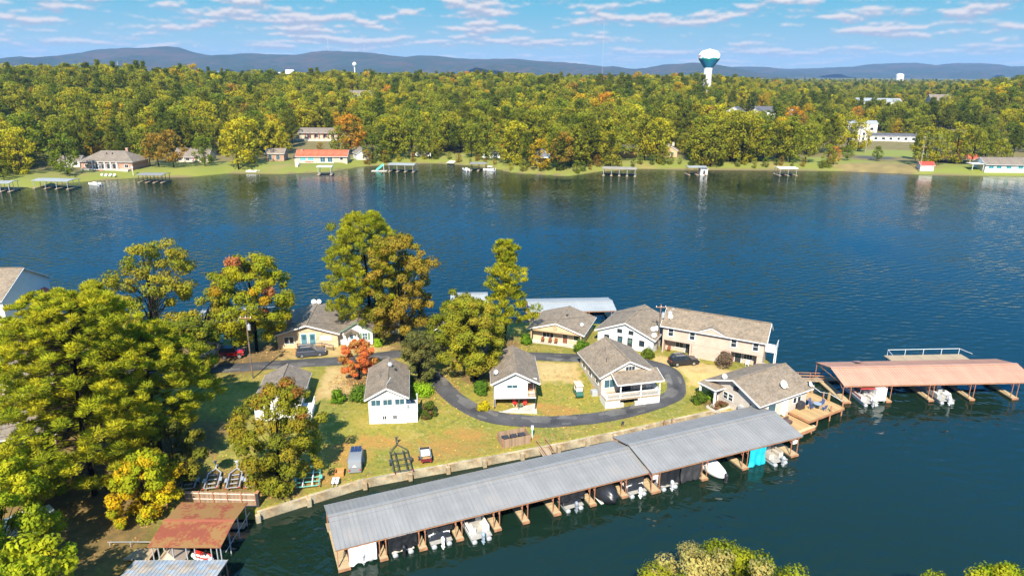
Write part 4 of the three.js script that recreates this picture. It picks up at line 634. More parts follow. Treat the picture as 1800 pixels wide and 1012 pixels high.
{
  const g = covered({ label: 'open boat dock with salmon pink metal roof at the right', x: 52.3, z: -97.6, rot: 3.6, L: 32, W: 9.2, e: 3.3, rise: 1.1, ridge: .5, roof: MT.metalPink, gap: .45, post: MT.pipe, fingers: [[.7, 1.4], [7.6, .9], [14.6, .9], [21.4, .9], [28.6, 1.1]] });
  M('dark_panel', bx(1.1, .03, 1.5, 6.5, 4.0, -7.7, -.235), mat(.26, .15, .12, .6), g);  // one darker brown sheet on the back slope of the pink roof
  const rl = [[13, 4.3, -9.5], [17.5, 4.3, -10.6], [25, 4.3, -10.6], [28, 4.3, -9.5]]; M('sun_deck', bx(14, .12, 2.6, 20.5, 3.2, -10.4), MT.deckGrey, g); for (const x of [14, 20.5, 27]) M('deck_post', bx(.12, 2.8, .12, x, 1.8, -11.5), MT.post, g);
  M('deck_rail', [bar([13.4, 4.35, -9.2], [14, 4.35, -11.6], .06), bar([14, 4.35, -11.6], [27, 4.35, -11.6], .06), bar([27, 4.35, -11.6], [27.6, 4.35, -9.2], .06), ...[14, 17.2, 20.5, 23.8, 27].map(x => bar([x, 3.2, -11.6], [x, 4.35, -11.6], .06))], MT.trim, g);
  const w = thing('gangway', 'narrow wooden gangway with rails from the waterside house to the pink dock', 'gangway', [49.6, 0, -105.2], -.05); M('planks', bx(6.2, .14, 1.3, 0, .85, 0), MT.deckGrey, w); for (const z of [-.6, .6]) M('handrail', [bar([-3, 1.85, z], [3, 1.85, z], .08), bar([-3, 1.4, z], [3, 1.4, z], .06), ...[-3, -1, 1, 3].map(x => bar([x, .8, z], [x, 1.9, z], .07))], MT.post, w); for (const x of [-2.5, 2.5]) M('pile', bar([x, -1.5, 0], [x, .8, 0], .2, .2, 1), MT.post, w);
}
for (const [label, x, z, a, b] of [['wooden gangway with railings from the lawn to the long grey dock', 4.4, -81.2, 1, 5.2], ['short timber gangway to the right grey dock behind the planting bed', 22.9, -88.0, 1, 3.4]]) { const g = thing('gangway', label, 'gangway', [x, 0, z], 22.8 * D2R); M('planks', bx(1.3, .14, b, .2, .95, 1, .15), MT.deckGrey, g); for (const s of [-.6, .75]) M('handrail', [bar([.2 + s, 2.2, 1 - b / 2], [.2 + s, 1.6, 1 + b / 2], .07), bar([.2 + s, 1.7, 1 - b / 2], [.2 + s, 1.1, 1 + b / 2], .05), bar([.2 + s, 1.2, 1 - b / 2], [.2 + s, 2.25, 1 - b / 2], .08), bar([.2 + s, .7, 1 + b / 2], [.2 + s, 1.65, 1 + b / 2], .08)], MT.post, g); M('pile', bar([.2, -1.5, 1.6], [.2, .9, 1.6], .16), MT.pipe, g); }
covered({ label: 'pale metal roofed boat dock on the lake behind the tan house', x: 3.6, z: -130.8, rot: 4.5, L: 18, W: 8.6, e: 3.4, rise: .7, roof: MT.metalPale, gap: .6, fingers: [[.6, 1], [6, .8], [12, .8], [17.4, 1]] });
covered({ label: 'white roofed dock on the lake behind the slender pine', x: -13, z: -135.5, rot: 3, L: 8, W: 8, e: 3.4, rise: .9, roof: MT.metalPale, gap: .6, fingers: [[.6, 1], [7.4, 1]] });
covered({ label: 'grey roofed boat dock on the lake left of the maple', x: -60.5, z: -121.5, rot: 2, L: 13, W: 9, e: 4.2, rise: 1.1, roof: MT.metalPale, gap: .6, floor: 1.0, fingers: [[.6, 1], [6, .8], [12.2, 1]] });
// ---------------------------------------------------------------- boats
function outboard(p, x, y, z, m = MT.black) { const o = M('outboard_motor', [ball(.3, x, y + .75, z, .75, 1.15, 1.0, 10), bx(.26, .5, .36, x, y + .35, z), bx(.14, .8, .3, x, y - .2, z - .02), bx(.36, .05, .4, x, y - .15, z)], m, p); return o; }
function pontoon(label, x, z, rot, o = {}) {
  const g = thing('pontoon_boat', label, 'boat', [x, .3, z], rot), L = o.L || 6.6; const tube = s => [cyl(.31, .31, L - .8, s * .85, .12, .3, 12, Math.PI / 2), new THREE.ConeGeometry(.31, .8, 12).rotateX(-Math.PI / 2).translate(s * .85, .12, -L / 2 + .3), ball(.31, s * .85, .12, L / 2 - .1, 1, 1, .5)];
  for (const s of [-1, 1]) M('pontoon', tube(s), MT.galv, g); M('deck', bx(2.45, .1, L - .3, 0, .5, 0), o.deck || mottled(.4, .38, .34, .3, .8, 2), g);
  const fm = o.fence || MT.plasticWhite, fh = .62; for (const s of [-1, 1]) M('side_fence', bx(.06, fh, L - 1.6, s * 1.17, .87, -.25), fm, g); M('bow_fence', [bx(.8, fh, .06, -.8, .87, -L / 2 + .5), bx(.8, fh, .06, .8, .87, -L / 2 + .5)], fm, g); M('stern_fence', [bx(.75, fh, .06, -.8, .87, L / 2 - 1.05), bx(.75, fh, .06, .8, .87, L / 2 - 1.05)], fm, g);
  for (const [a, c, w, d] of [[-.8, L / 2 - 1.75, .65, 1.2], [.8, L / 2 - 1.75, .65, 1.2], [-.85, -L / 2 + 1.4, .55, 1.7], [.85, -L / 2 + 1.4, .55, 1.7]]) M('bench_seat', [bx(w, .42, d, a, .76, c), bx(.16, .4, d, a + Math.sign(a) * .22, 1.1, c)], o.seat || mat(.62, .58, .52, .6), g);
  M('console', [bx(.7, .75, .5, .65, .92, .1), bx(.7, .3, .05, .65, 1.4, -.1, -.4)], MT.galv, g); outboard(g, 0, .45, L / 2 + .25, o.motor || MT.galv);
  if (o.trimBand) M('trim_band', [bx(.02, .16, L - 1.6, 1.21, .95, -.25), bx(.02, .16, L - 1.6, -1.21, .95, -.25)], o.trimBand, g);
  if (o.bimini) { M('bimini_top', bx(2.3, .1, 2.6, 0, 2.3, .5), o.bimini, g); for (const a of [-1, 1]) for (const b of [-.7, 1.7]) M('bimini_pole', bar([a * 1.12, 1.1, b * .6 + .3], [a * 1.1, 2.26, b], .05), MT.galv, g); }
  if (o.cover) M('mooring_cover', drape(2.55, L - .9, .75, 1.25, o.seed || 1).translate(0, .62, -.25), o.cover, g);
  return g;
}
function drape(w, d, h0, h1, seed) {            // sagging cover over a frame: sides fall to the rim
  const nx = 22, nz = 30, g = new THREE.PlaneGeometry(w, d, nx, nz).rotateX(-Math.PI / 2), p = g.attributes.position;
  for (let i = 0; i < p.count; i++) { const x = p.getX(i) / (w / 2), z = p.getZ(i) / (d / 2), edge = Math.max(Math.abs(x) ** 6, Math.abs(z) ** 8), f = .09 * noise(x * 3 + seed * 3, z * 5) + .05 * noise(x * 8, z * 11, seed); p.setY(i, (h0 + (h1 - h0) * (1 - Math.abs(x)) * .6 + f * 1.6) * (1 - edge) - .1 * edge); p.setX(i, x * w / 2 * (1 + .02 * edge)); }
  g.computeVertexNormals(); return g;
}
function curtain(label, xl, w, top, bot, z, m, seed, name = 'dock_curtain', cat = 'curtain') {   // hanging tarp with folds in dock coordinates
  const [x, zz] = DW(xl, z), g = new THREE.PlaneGeometry(w, top - bot, 26, 14), p = g.attributes.position;
  for (let i = 0; i < p.count; i++) { const u = p.getX(i), v = (p.getY(i) + (top - bot) / 2) / (top - bot); p.setZ(i, .10 * Math.sin(u * 5.5 + seed + 2 * noise(u, v * 2, seed)) * (1.1 - v) + .16 * noise(u * 1.1, v * 2.2, seed) * (1.2 - v) + .06 * noise(u * 4, v * 5, seed)); p.setY(i, p.getY(i) + (v < .08 ? .16 * noise(u * 1.7, seed) : 0)); }
  g.computeVertexNormals(); const o = thing(name, label, cat, [x, (top + bot) / 2, zz], TH); M('sheet', g, m, o); M('hem_rod', bar([-w / 2, (top - bot) / 2, 0], [w / 2, (top - bot) / 2, 0], .06), MT.galv, o); return o;
}
const boatAt = (f, label, xl, zl, o) => { const p = DW(xl, zl); return f(label, p[0], p[1], TH, o); };
curtain('white sheet hanging across the leftmost slip of the long grey dock', 2.75, 2.95, 2.8, .6, -.12, MT.canvasWhite, 1);
boatAt(pontoon, 'boat behind the white hanging sheet in the leftmost slip', 2.8, -3.4, { L: 6 });
curtain('black sheet hanging in the second slip of the long grey dock', 7.05, 3.1, 2.8, .85, -.1, MT.tarp, 4);
boatAt(pontoon, 'moored boat with black engine behind the black sheet of the second slip', 7.05, -3.0, { L: 6.2, motor: MT.black, deck: MT.concretePale });
boatAt(pontoon, 'boat under a glossy black cover left of the open pontoon boat', 11.3, -2.9, { cover: MT.tarpGloss, seed: 4, motor: MT.plasticWhite });
curtain('glossy black sheet hanging behind the covered boat in the third slip', 11.3, 3.0, 2.8, 1.6, -.6, MT.tarpGloss, 9);
boatAt(pontoon, 'open white pontoon boat with seats and blue grey engine in the long grey dock', 15.65, -2.2, { L: 7, motor: mat(.25, .32, .4, .35), fence: MT.plasticWhite, trimBand: MT.dark });
boatAt(pontoon, 'black covered boat with grey engine in the middle of the long grey dock', 27.8, -3.0, { L: 6.4, cover: MT.tarp, seed: 7, motor: mat(.22, .25, .3, .4) });
curtain('short black sheet hanging above the grey engine in the middle slip', 27.6, 3.3, 2.75, 1.5, -.3, MT.tarp, 12);
{ const p = DW(32.4, -2.4), g = thing('covered_runabout', 'boat fully wrapped in a baggy black cover that bulges out of its slip', 'boat', [p[0], .3, p[1]], TH); const q = new THREE.SphereGeometry(1, 26, 18).scale(1.45, 1.35, 3.2).translate(0, .95, .6), a = q.attributes.position; for (let i = 0; i < a.count; i++) { const x = a.getX(i), y = a.getY(i), z = a.getZ(i), f = 1 + .08 * noise(x * 2.2, y * 2.2, z * 1.4) + .05 * noise(x * 6, y * 4, z * 4); a.setXYZ(i, x * f, Math.max(-.1, y * f), z * f); } q.computeVertexNormals(); M('cover', q, MT.tarp, g); M('hull', extr([[-1.1, .1], [-.7, -.35], [.7, -.35], [1.1, .1]], 5, .05), MT.plasticWhite, g); }
boatAt(pontoon, 'black covered boat with a white engine at the right end of the lower dock', 36.4, -2.6, { L: 6.4, cover: MT.tarp, seed: 11, motor: MT.plasticWhite });
curtain('wrinkled black sheet at the right end of the lower dock', 36.3, 2.9, 2.75, .9, -.5, MT.tarpGloss, 15);
curtain('dark sheet with a pale cord in the first slip of the higher dock', 40.9, 2.9, 3.05, .4, .45, MT.tarp, 18);
boatAt(pontoon, 'boat with a grey engine showing under the dark sheet of the higher dock', 40.9, -2.3, { L: 6.2, motor: mat(.5, .52, .55, .35) });
curtain('dark mesh sheet beside the white covered boat', 44.2, 3.2, 3.05, .6, .45, mat(.03, .03, .033, .7), 21);
{ const p = DW(48.3, -.9), g = thing('runabout', 'speedboat under a white cover sticking out of the higher grey dock', 'boat', [p[0], .3, p[1]], TH); const hull = new THREE.SphereGeometry(1, 24, 14, 0, 6.2832, 1.35, 1.8).scale(1.2, 1.0, 3.2).translate(0, .75, -.3); M('hull', hull, MT.plasticWhite, g); const q = new THREE.SphereGeometry(1, 24, 12, 0, 6.2832, 0, 1.75).scale(1.22, .62, 3.22).translate(0, .78, -.3), a = q.attributes.position; for (let i = 0; i < a.count; i++) a.setY(i, a.getY(i) + .12 * noise(a.getX(i) * 2, a.getZ(i) * 1.4) + .12 * Math.max(0, 1 - Math.abs(a.getZ(i) + .2))); q.computeVertexNormals(); M('cover', q, MT.canvasWhite, g); outboard(g, 0, .3, 3.1, MT.dark); }
curtain('bright turquoise sheet hanging in the higher grey dock', 54.8, 2.7, 3.0, .35, .5, MT.turq, 24);
boatAt(pontoon, 'pontoon boat with grey engine in the last slip beside the turquoise sheet', 57.9, -1.7, { L: 6.8, motor: MT.galv, fence: mat(.5, .46, .4, .5), seat: mat(.4, .36, .3, .7) });
{ const p = PW(4.2, -2.0); pontoon('pontoon boat with red canopy under the pink roofed dock', p[0], p[1], PA, { bimini: mat(.42, .05, .05, .7), trimBand: MT.red, motor: MT.galv }); const q = PW(6.2, -2.5), g = thing('boat_lift_cover', 'white box cover over a lift beside the red canopied pontoon boat', 'boat cover', [q[0], 0, q[1]], PA); M('cover', bx(1.7, 2.1, 4.2, 0, 1.75, .6), MT.canvasWhite, g); M('lift_frame', [bx(.1, 1.4, .1, -.8, .1, 2.5), bx(.1, 1.4, .1, .8, .1, 2.5), bx(.1, 1.4, .1, -.8, .1, -1.4), bx(.1, 1.4, .1, .8, .1, -1.4)], MT.galv, g); const r = PW(16.8, -2.2); pontoon('grey pontoon boat under the middle of the pink roofed dock', r[0], r[1], PA, { fence: mat(.3, .3, .3, .5), motor: MT.plasticWhite, seat: MT.plasticWhite }); }
for (const [xl, zl, l] of [[60.9, .7, 'white sign board under the right corner of the higher grey dock'], [38.6, .65, 'white sign board at the joint of the two grey docks']]) { const p = DW(xl, zl), g = thing('sign_board', l, 'sign', [p[0], 2.6, p[1]], TH); M('panel', bx(.75, .55, .04, 0, 0, 0), MT.plasticWhite, g); M('bracket', bar([0, .25, -.06], [0, .52, -.06], .05), MT.galv, g); }
// rusty and grey boathouses at lower left
{
  const rust = (() => { const N = 512; const t = dataTex(N, N, (i, j) => { const u = i / N, v = j / N, n = .9 * (tn8(u, v) - .5) + .8 * (tn4(u + .4, v) - .5) + .6 * (tn32(u, v) - .5) + .5 * (tn128(u, v) - .5), f = rngOf(i * 977 + j)(); let c = mix3([.2, .05, .025], [.32, .1, .028], clamp(.4 + 1.6 * n)); c = mix3(c, mix3([.3, .16, .05], [.17, .09, .03], f), ss(-.02, .13, n + .25 * (tn8(u + .5, v + .2) - .35))); const k = .8 + .4 * f; return [c[0] * k, c[1] * k, c[2] * k]; }, true, [1 / 7.6, 1 / 7.6]); return new THREE.MeshStandardMaterial({ map: t, roughness: .95, side: THREE.DoubleSide }); })();
  const g = thing('boathouse', 'open boathouse with a rusty leaf covered metal roof', 'boathouse', [-33.7, 0, -62.7], 0); M('roof_panel', bx(7.6, .06, 3.9, 0, 3.25, 1.85, .12), rust, g); M('roof_panel', bx(7.6, .06, 3.9, .0, 3.25, -1.95, -.10), rust, g); M('ridge_cap', bx(7.65, .05, .4, 0, 3.5, -.05), mat(.3, .09, .045, .9), g);
  for (const x of [-3.5, -2.9, -1.4, 0, .9, 2.6, 3.2, 3.6]) M('post', bar([x, -1, 3.4], [x, 3.0, 3.4], .1), MT.galv, g); for (const z of [-3.4, -1.2, 1.2]) { M('post', bar([3.6, -1, z], [3.6, 3.1, z], .1), MT.galv, g); M('post', bar([-3.6, -1, z], [-3.6, 3.1, z], .1), MT.galv, g); M('rail', bar([3.6, 1.4, z - 1], [3.6, 1.4, z + 1.2], .07), MT.galv, g); }
  M('walkway', [bx(1.2, .14, 7, -3, .5, 0), bx(7, .14, 1, 0, .5, -3.2)], MT.deckGrey, g); M('tie_beam', [bx(7.3, .12, .1, 0, 2.95, 3.4), bx(7.3, .12, .1, 0, 2.95, -3.5)], MT.galv, g);
  const b = thing('jet_ski', 'red and white watercraft parked under the front edge of the rusty roof', 'watercraft', [-32.6, .5, -60.2], -.35); M('hull', ball(1, 0, .3, 0, 1.5, .38, .55, 14), MT.plasticWhite, b); M('seat', bx(1.2, .25, .3, -.4, .75, 0), MT.red, b); M('stripe', [bx(1.6, .08, .9, .2, .55, 0)], MT.red, b); M('handlebar', [bar([.5, .6, 0], [.3, 1.0, 0], .1), bar([.3, 1, -.4], [.3, 1, .4], .05)], MT.dark, b);
  const s = thing('boat_tent', 'pale grey pitched cover under the rusty roof left of the watercraft', 'boat cover', [-35.7, .5, -60.4], .1); M('sheet', [extr([[-1.2, 0], [1.2, 0], [0, 1.6]], 2.4, .02)], mat(.52, .44, .36, .8), s); M('frame', bar([0, 1.64, -1.2], [0, 1.64, 1.2], .05), MT.galv, s);
  const k = covered({ name: 'boathouse', cat: 'boathouse', label: 'grey sheet metal boathouse roof at the bottom left edge', x: -37.6, z: -49.2, rot: 1, L: 9.3, W: 7.9, e: 2.9, rise: .5, roof: mottled(.4, .4, .4, .35, .5, 4, .5), gap: .4, cap: MT.metalPale, fingers: [[.5, .9], [8.8, .9]] });
  const d = thing('kayak', 'yellow kayak edge beside the grey sheet metal roof', 'kayak', [-38.6, .9, -55.2], 1.2); M('hull', ball(1, 0, .1, 0, 1.9, .22, .36, 14), mat(.7, .42, .02, .5), d); M('cockpit', ball(.4, 0, .24, 0, 1, .25, .6), MT.dark, d);
  const w = thing('jetty', 'weathered timber jetty leading from the wooded bank to the rusty boathouse', 'jetty', [-40.2, 0, -60.4], .02); M('planks', bx(5.2, .14, 1.7, -.3, .95, 0), MT.deckGrey, w); M('handrail', [bar([-2.8, 1.9, -.8], [2.2, 1.9, -.8], .06), ...[-2.6, -.4, 2].map(x => bar([x, .9, -.8], [x, 1.95, -.8], .06))], MT.galv, w); for (const x of [-2, 0, 2]) M('pile', bar([x, -1.5, .5], [x, .9, .5], .18, .18, 1), MT.post, w);
}
// wooden fence behind the rusty boathouse
{
  const g = thing('wooden_fence', 'weathered board fence with pale rails beside the rusty boathouse', 'fence', [-38, 0, -68.5], -.03), n = 5, L = 8.3 / n;
  for (let i = 0; i <= n; i++) M('post', bx(.13, 3.4, .13, i * L, 1.6, 0), MT.post, g);
  for (let i = 0; i < n; i++) { const q = []; const r = rngOf(31 + i); for (let k = 0; k < 11; k++) q.push(bx(.132, 1.9 + .05 * r(), .025, i * L + .08 + k * .149, 2.25, -.09 + .01 * r(), 0, 0, .01 * (r() - .5))); M('fence_panel', q, MT.fence, g); for (const y of [1.45, 2.25, 3.0]) M('rail', bx(L - .13, .1, .06, i * L + L / 2, y, .0), mat(.62, .5, .42, .8), g); }
  const e = thing('fence_end_wall', 'dark timber end post where the board fence meets the concrete wall', 'post', [-29.5, 0, -68.4]); M('post', bx(.35, 4, .5, 0, 1.2, 0), MT.dark, e); M('cap', bx(.4, .08, .56, 0, 3.24, 0), MT.post, e);
}
// bin enclosure by the gangway
{
  const g = thing('bin_enclosure', 'small board fenced bin enclosure on the lawn beside the gangway', 'enclosure', [.4, 1.4, -83.2], .36), r = rngOf(8); const side = (a, b, n) => { const q = []; for (let k = 0; k < n; k++) { const t = (k + .5) / n; q.push(bx(Math.hypot(b[0] - a[0], b[1] - a[1]) / n * .92, 1.3 + .05 * r(), .03, lerp(a[0], b[0], t), .66, lerp(a[1], b[1], t), 0, -Math.atan2(b[1] - a[1], b[0] - a[0]))); } M('board_side', q, MT.fence, g); }; side([-2, 1.1], [2, 1.1], 22); side([2, 1.1], [2, -1.1], 12); side([2, -1.1], [-2, -1.1], 22); side([-2, -1.1], [-2, 1.1], 12); for (const [x, z] of [[-2, 1.1], [2, 1.1], [2, -1.1], [-2, -1.1]]) M('post', bx(.12, 1.5, .12, x, .7, z), MT.post, g);
  for (let i = 0; i < 3; i++) { const b = thing('wheeled_bin', ['black bin at the left end inside the board enclosure', 'black bin in the middle of the board enclosure', 'black bin at the right end inside the board enclosure'][i], 'bin', [.4 + (-1.25 + i * 1.2) * .936, 1.42, -83.2 - (-1.25 + i * 1.2) * .352], .36); M('body', extr([[-.36, 0], [.36, 0], [.45, .95], [-.45, .95]], .75), MT.dark, b); M('lid', bx(.95, .07, .9, 0, 1.0, 0), MT.dark, b); }
  const p = thing('utility_pedestal', 'slim white and green utility pedestal beside the bin enclosure', 'pedestal', [2.95, 1.35, -84.3]); M('post', bx(.2, 1.5, .2, 0, .75, 0), mat(.3, .5, .45, .6), p); M('cap', bx(.32, .5, .28, 0, 1.7, 0), MT.plasticWhite, p);
  const q = thing('utility_box', 'small dark meter post on the lawn edge near the retaining wall', 'meter post', [16.0, 1.35, -87.2]); M('post', bx(.1, 1.0, .1, 0, .5, 0), MT.post, q); M('box', bx(.3, .4, .2, 0, .95, 0), MT.dark, q);
}
// ---------------------------------------------------------------- vehicles
function wheel(p, x, y, z, r = .36, w = .24) { const t = M('wheel', cyl(r, r, w, x, y, z, 18, Math.PI / 2), MT.rubber, p); M('rim', cyl(r * .64, r * .64, w + .03, x, y, z, 12, Math.PI / 2), MT.rim, t); return t; }
function suv(name, label, x, y, z, rot, paint, o = {}) {
  const g = thing(name, label, 'car', [x, y, z], rot * D2R); const L = o.L || 4.75, h = L / 2;
  M('body', extr([[-h, .42], [-h + .05, .95], [-h + .1, 1.08], [h - 1.35, 1.06], [h - .25, .93], [h, .75], [h, .42], [h - .45, .3], [-h + .4, .3]], 1.62, .11), paint, g);
  M('cabin', extr([[-h + .18, 1.08], [-h + .42, 1.62], [-h + .7, 1.7], [h - 2.2, 1.68], [h - 1.35, 1.08]], 1.36, .08), MT.glass, g);
  M('roof', [extr([[-h + .42, 1.66], [-h + .7, 1.76], [h - 2.25, 1.74], [h - 2.05, 1.66]], 1.34, .05), ...[-1, 1].flatMap(s => [bar([-h + .22, 1.06, s * .8], [-h + .5, 1.68, s * .74], .12), bar([-.35, 1.06, s * .8], [-.4, 1.7, s * .745], .1), bar([-1.35, 1.06, s * .8], [-1.3, 1.7, s * .745], .1), bar([h - 1.32, 1.06, s * .8], [h - 2.15, 1.7, s * .745], .1)])], paint, g);
  M('roof_rack', [bar([-h + .7, 1.86, .6], [h - 2.4, 1.86, .6], .05), bar([-h + .7, 1.86, -.6], [h - 2.4, 1.86, -.6], .05)], MT.galv, g);
  for (const a of [-1, 1]) for (const b of [-1, 1]) wheel(g, a * (h - .9), .36, b * .8);
  for (const s of [-1, 1]) { M('headlight', bx(.1, .16, .36, h + .06, .78, s * .62), MT.plasticWhite, g); M('tail_light', bx(.08, .28, .18, -h - .09, .95, s * .72), MT.red, g); M('mirror', bx(.18, .14, .2, h - 1.6, 1.15, s * 1.0), paint, g); }
  M('bumper', [bx(.12, .2, 1.7, h + .08, .5, 0), bx(.12, .2, 1.7, -h - .08, .5, 0)], MT.dark, g); return g;
}
const paint = (r, gg, b) => new THREE.MeshPhysicalMaterial({ color: C(r, gg, b), roughness: .4, metalness: 0, clearcoat: .6, clearcoatRoughness: .06 });
suv('parked_car', 'dark grey wagon parked in front of the peach house', -34.5, landY(-34.5, -108.4) + .02, -108.4, 14, paint(.045, .05, .065));
suv('parked_car', 'black sport utility car parked on the gravel beside the duplex', 29.0, landY(29, -105.9) + .02, -105.9, 10, paint(.012, .013, .016));
{
  const g = thing('off_road_car', 'red off-road car with black soft top half shaded under the maple', 'car', [-47.6, landY(-47.6, -107.4) + .02, -107.4], 10 * D2R), pr = paint(.55, .012, .01);
  M('body', [bx(3.7, .62, 1.5, 0, .85, 0), bx(1.35, .12, 1.35, 1.15, 1.2, 0)], pr, g); M('soft_top', extr([[-1.8, 1.16], [-1.75, 1.85], [.3, 1.85], [.65, 1.16]], 1.4, .05), MT.tarp, g); M('windscreen', bx(.05, .62, 1.4, .62, 1.5, 0, 0, 0, .3), MT.glass, g); for (const a of [-1.2, 1.25]) for (const b of [-.78, .78]) { wheel(g, a, .4, b, .42, .28); M('fender', bx(.95, .08, .3, a, .95, b), MT.dark, g); } M('spare_wheel', cyl(.38, .38, .24, -1.98, 1.05, 0, 16, 0, Math.PI / 2), MT.rubber, g); for (const s of [-.5, .5]) M('headlight', cyl(.12, .12, .06, 1.88, .95, s, 12, 0, Math.PI / 2), MT.plasticWhite, g); M('bumper', bx(.18, .18, 1.5, 1.95, .55, 0), MT.dark, g);
}
{
  const g = thing('golf_cart', 'dark green golf cart with tan roof on the lawn beside the porch house', 'golf cart', [10.4, landY(10.4, -96.2) + .02, -96.2], -80 * D2R), gp = paint(.01, .09, .06);
  M('body', [extr([[-1.2, .3], [-1.2, .72], [-.2, .72], [-.15, .4], [.5, .4], [.6, .78], [1.0, .72], [1.15, .45], [1.15, .3]], 1.0, .06)], gp, g); M('seat', [bx(.55, .16, 1.0, -.45, .84, 0), bx(.14, .5, 1.0, -.75, 1.12, 0, 0, 0, .15)], mat(.5, .42, .3, .7), g); M('roof', extr([[-1.0, 1.84], [-.9, 1.94], [.7, 1.94], [.85, 1.84]], 1.1, .05), mat(.62, .5, .33, .5), g); for (const a of [-.9, .62]) for (const b of [-.52, .52]) M('roof_post', bar([a, .7, b], [a * .92, 1.86, b], .05), MT.dark, g); M('windscreen', bx(.03, .9, 1.0, .66, 1.35, 0, 0, 0, .12), mat(.5, .55, .58, .1), g); for (const a of [-.75, .8]) for (const b of [-.5, .5]) wheel(g, a, .23, b, .23, .2); M('steering_wheel', new THREE.TorusGeometry(.17, .025, 6, 14).rotateY(1.2).translate(.25, 1.0, .25), MT.dark, g); M('bag_rack', bx(.4, .5, .8, -1.2, .75, 0), MT.dark, g);
}
// trailers on the lawn
{
  const gp = mat(.20, .21, .22, .45), g = thing('teardrop_trailer', 'grey rounded camper trailer with dark blue front panel on the lawn', 'trailer', [-20, 1.42, -77.2], 8 * D2R);
  const prof = [[-2.1, .25], [-2.1, .9]]; for (let i = 0; i <= 10; i++) { const t = i / 10; prof.push([-2.1 + .25 + 3.7 * t, .95 + .75 * Math.sin(Math.PI * (.12 + .62 * t)) * (t < .92 ? 1 : .85)]); } prof.push([2.0, .9], [2.0, .25]);
  M('body', extr(prof, 1.5, .08).rotateY(Math.PI / 2).rotateY(Math.PI), gp, g); M('front_panel', [bx(.42, .06, 1.5, -.46, 1.72, -.9, .05), bx(.42, .06, 1.5, 0, 1.72, -.9, .05), bx(.42, .06, 1.5, .46, 1.72, -.9, .05)], mat(.02, .035, .09, .2), g);
  for (const s of [-1, 1]) { const t = M('wheel', cyl(.34, .34, .22, s * .86, .34 - .02, .1, 16, 0, Math.PI / 2), MT.rubber, g); M('rim', cyl(.2, .2, .25, s * .86, .32, .1, 10, 0, Math.PI / 2), MT.rim, t); M('fender', bx(.3, .1, 1.0, s * .92, .75, .1), gp, g); M('tail_light', bx(.16, .2, .05, s * .66, .6, 2.2), MT.red, g); } M('tongue', [bar([-.5, .35, -2], [0, .35, -3.2], .08), bar([.5, .35, -2], [0, .35, -3.2], .08)], MT.dark, g); M('rear_emblem', tri([[[-.28, 1.0, 2.17], [.28, 1.0, 2.17], [0, 1.28, 2.13]]]), MT.plasticWhite, g);
}
function boatTrailer(label, x, z, rot, m, o = {}) {
  const g = thing('boat_trailer', label, 'trailer', [x, o.y ?? 1.42, z], rot), w = o.w || 1.0, L = o.L || 6; M('frame', [bar([-w, .5, L * .5], [-w, .5, -L * .18], .11), bar([w, .5, L * .5], [w, .5, -L * .18], .11), bar([-w, .5, -L * .18], [0, .5, -L * .4], .11), bar([w, .5, -L * .18], [0, .5, -L * .4], .11), bar([0, .5, -L * .4], [0, .5, -L * .56], .12), ...[-.1, .1, .28, .46].map(t => bar([-w, .48, L * t], [w, .48, L * t], .09))], m, g);
  for (const s of [-.55, .55]) M('bunk', bar([s, .62, L * .48], [s, .62, -L * .15], .12, .09), o.bunk || MT.dark, g); for (const s of [-1, 1]) { wheel2(g, s * (w + .2), .28, L * .15); M('fender', bx(.28, .06, .8, s * (w + .2), .62, L * .15), m, g); M('tail_light', bx(.16, .12, .06, s * w, .56, L * .5 + .05), MT.red, g); } M('winch_post', [bar([0, .5, -L * .42], [0, 1.3, -L * .42], .09), bx(.3, .22, .22, 0, 1.35, -L * .42), bar([-.3, 1.5, -L * .42], [.3, 1.5, -L * .42], .06)], m, g); M('jack', bar([.15, -.02, -L * .5], [.15, .9, -L * .5], .08), MT.galv, g); return g;
}
function wheel2(p, x, y, z) { const t = M('wheel', cyl(.28, .28, .18, x, y, z, 14, 0, Math.PI / 2), MT.rubber, p); M('rim', cyl(.16, .16, .2, x, y, z, 10, 0, Math.PI / 2), MT.rim, t); }
boatTrailer('long dark steel boat trailer with its tail at the retaining wall', -14.6, -78.6, 16 * D2R, mat(.05, .055, .05, .5), { L: 7.6, w: 1.15 });
boatTrailer('teal painted boat trailer with white bunks', -25.2, -74.0, 12 * D2R, mat(.12, .42, .36, .5), { L: 5.2, w: 1.35, bunk: MT.plasticWhite });
boatTrailer('dark trailer with red parts under the autumn tree', -28.3, -73.5, -12 * D2R, mat(.08, .02, .025, .5), { L: 5, w: .8 });
[['leftmost empty steel trailer behind the board fence', -39.2], ['second empty steel trailer behind the board fence', -36.6], ['third empty steel trailer behind the board fence', -34.1], ['empty steel trailer behind the board fence nearest the autumn tree', -31.9]].forEach(([l, x], i) => boatTrailer(l, x, -72.6 - i * .35, .25, MT.galv, { L: 5, w: .75, y: landY(x, -72.6) + .02 }));
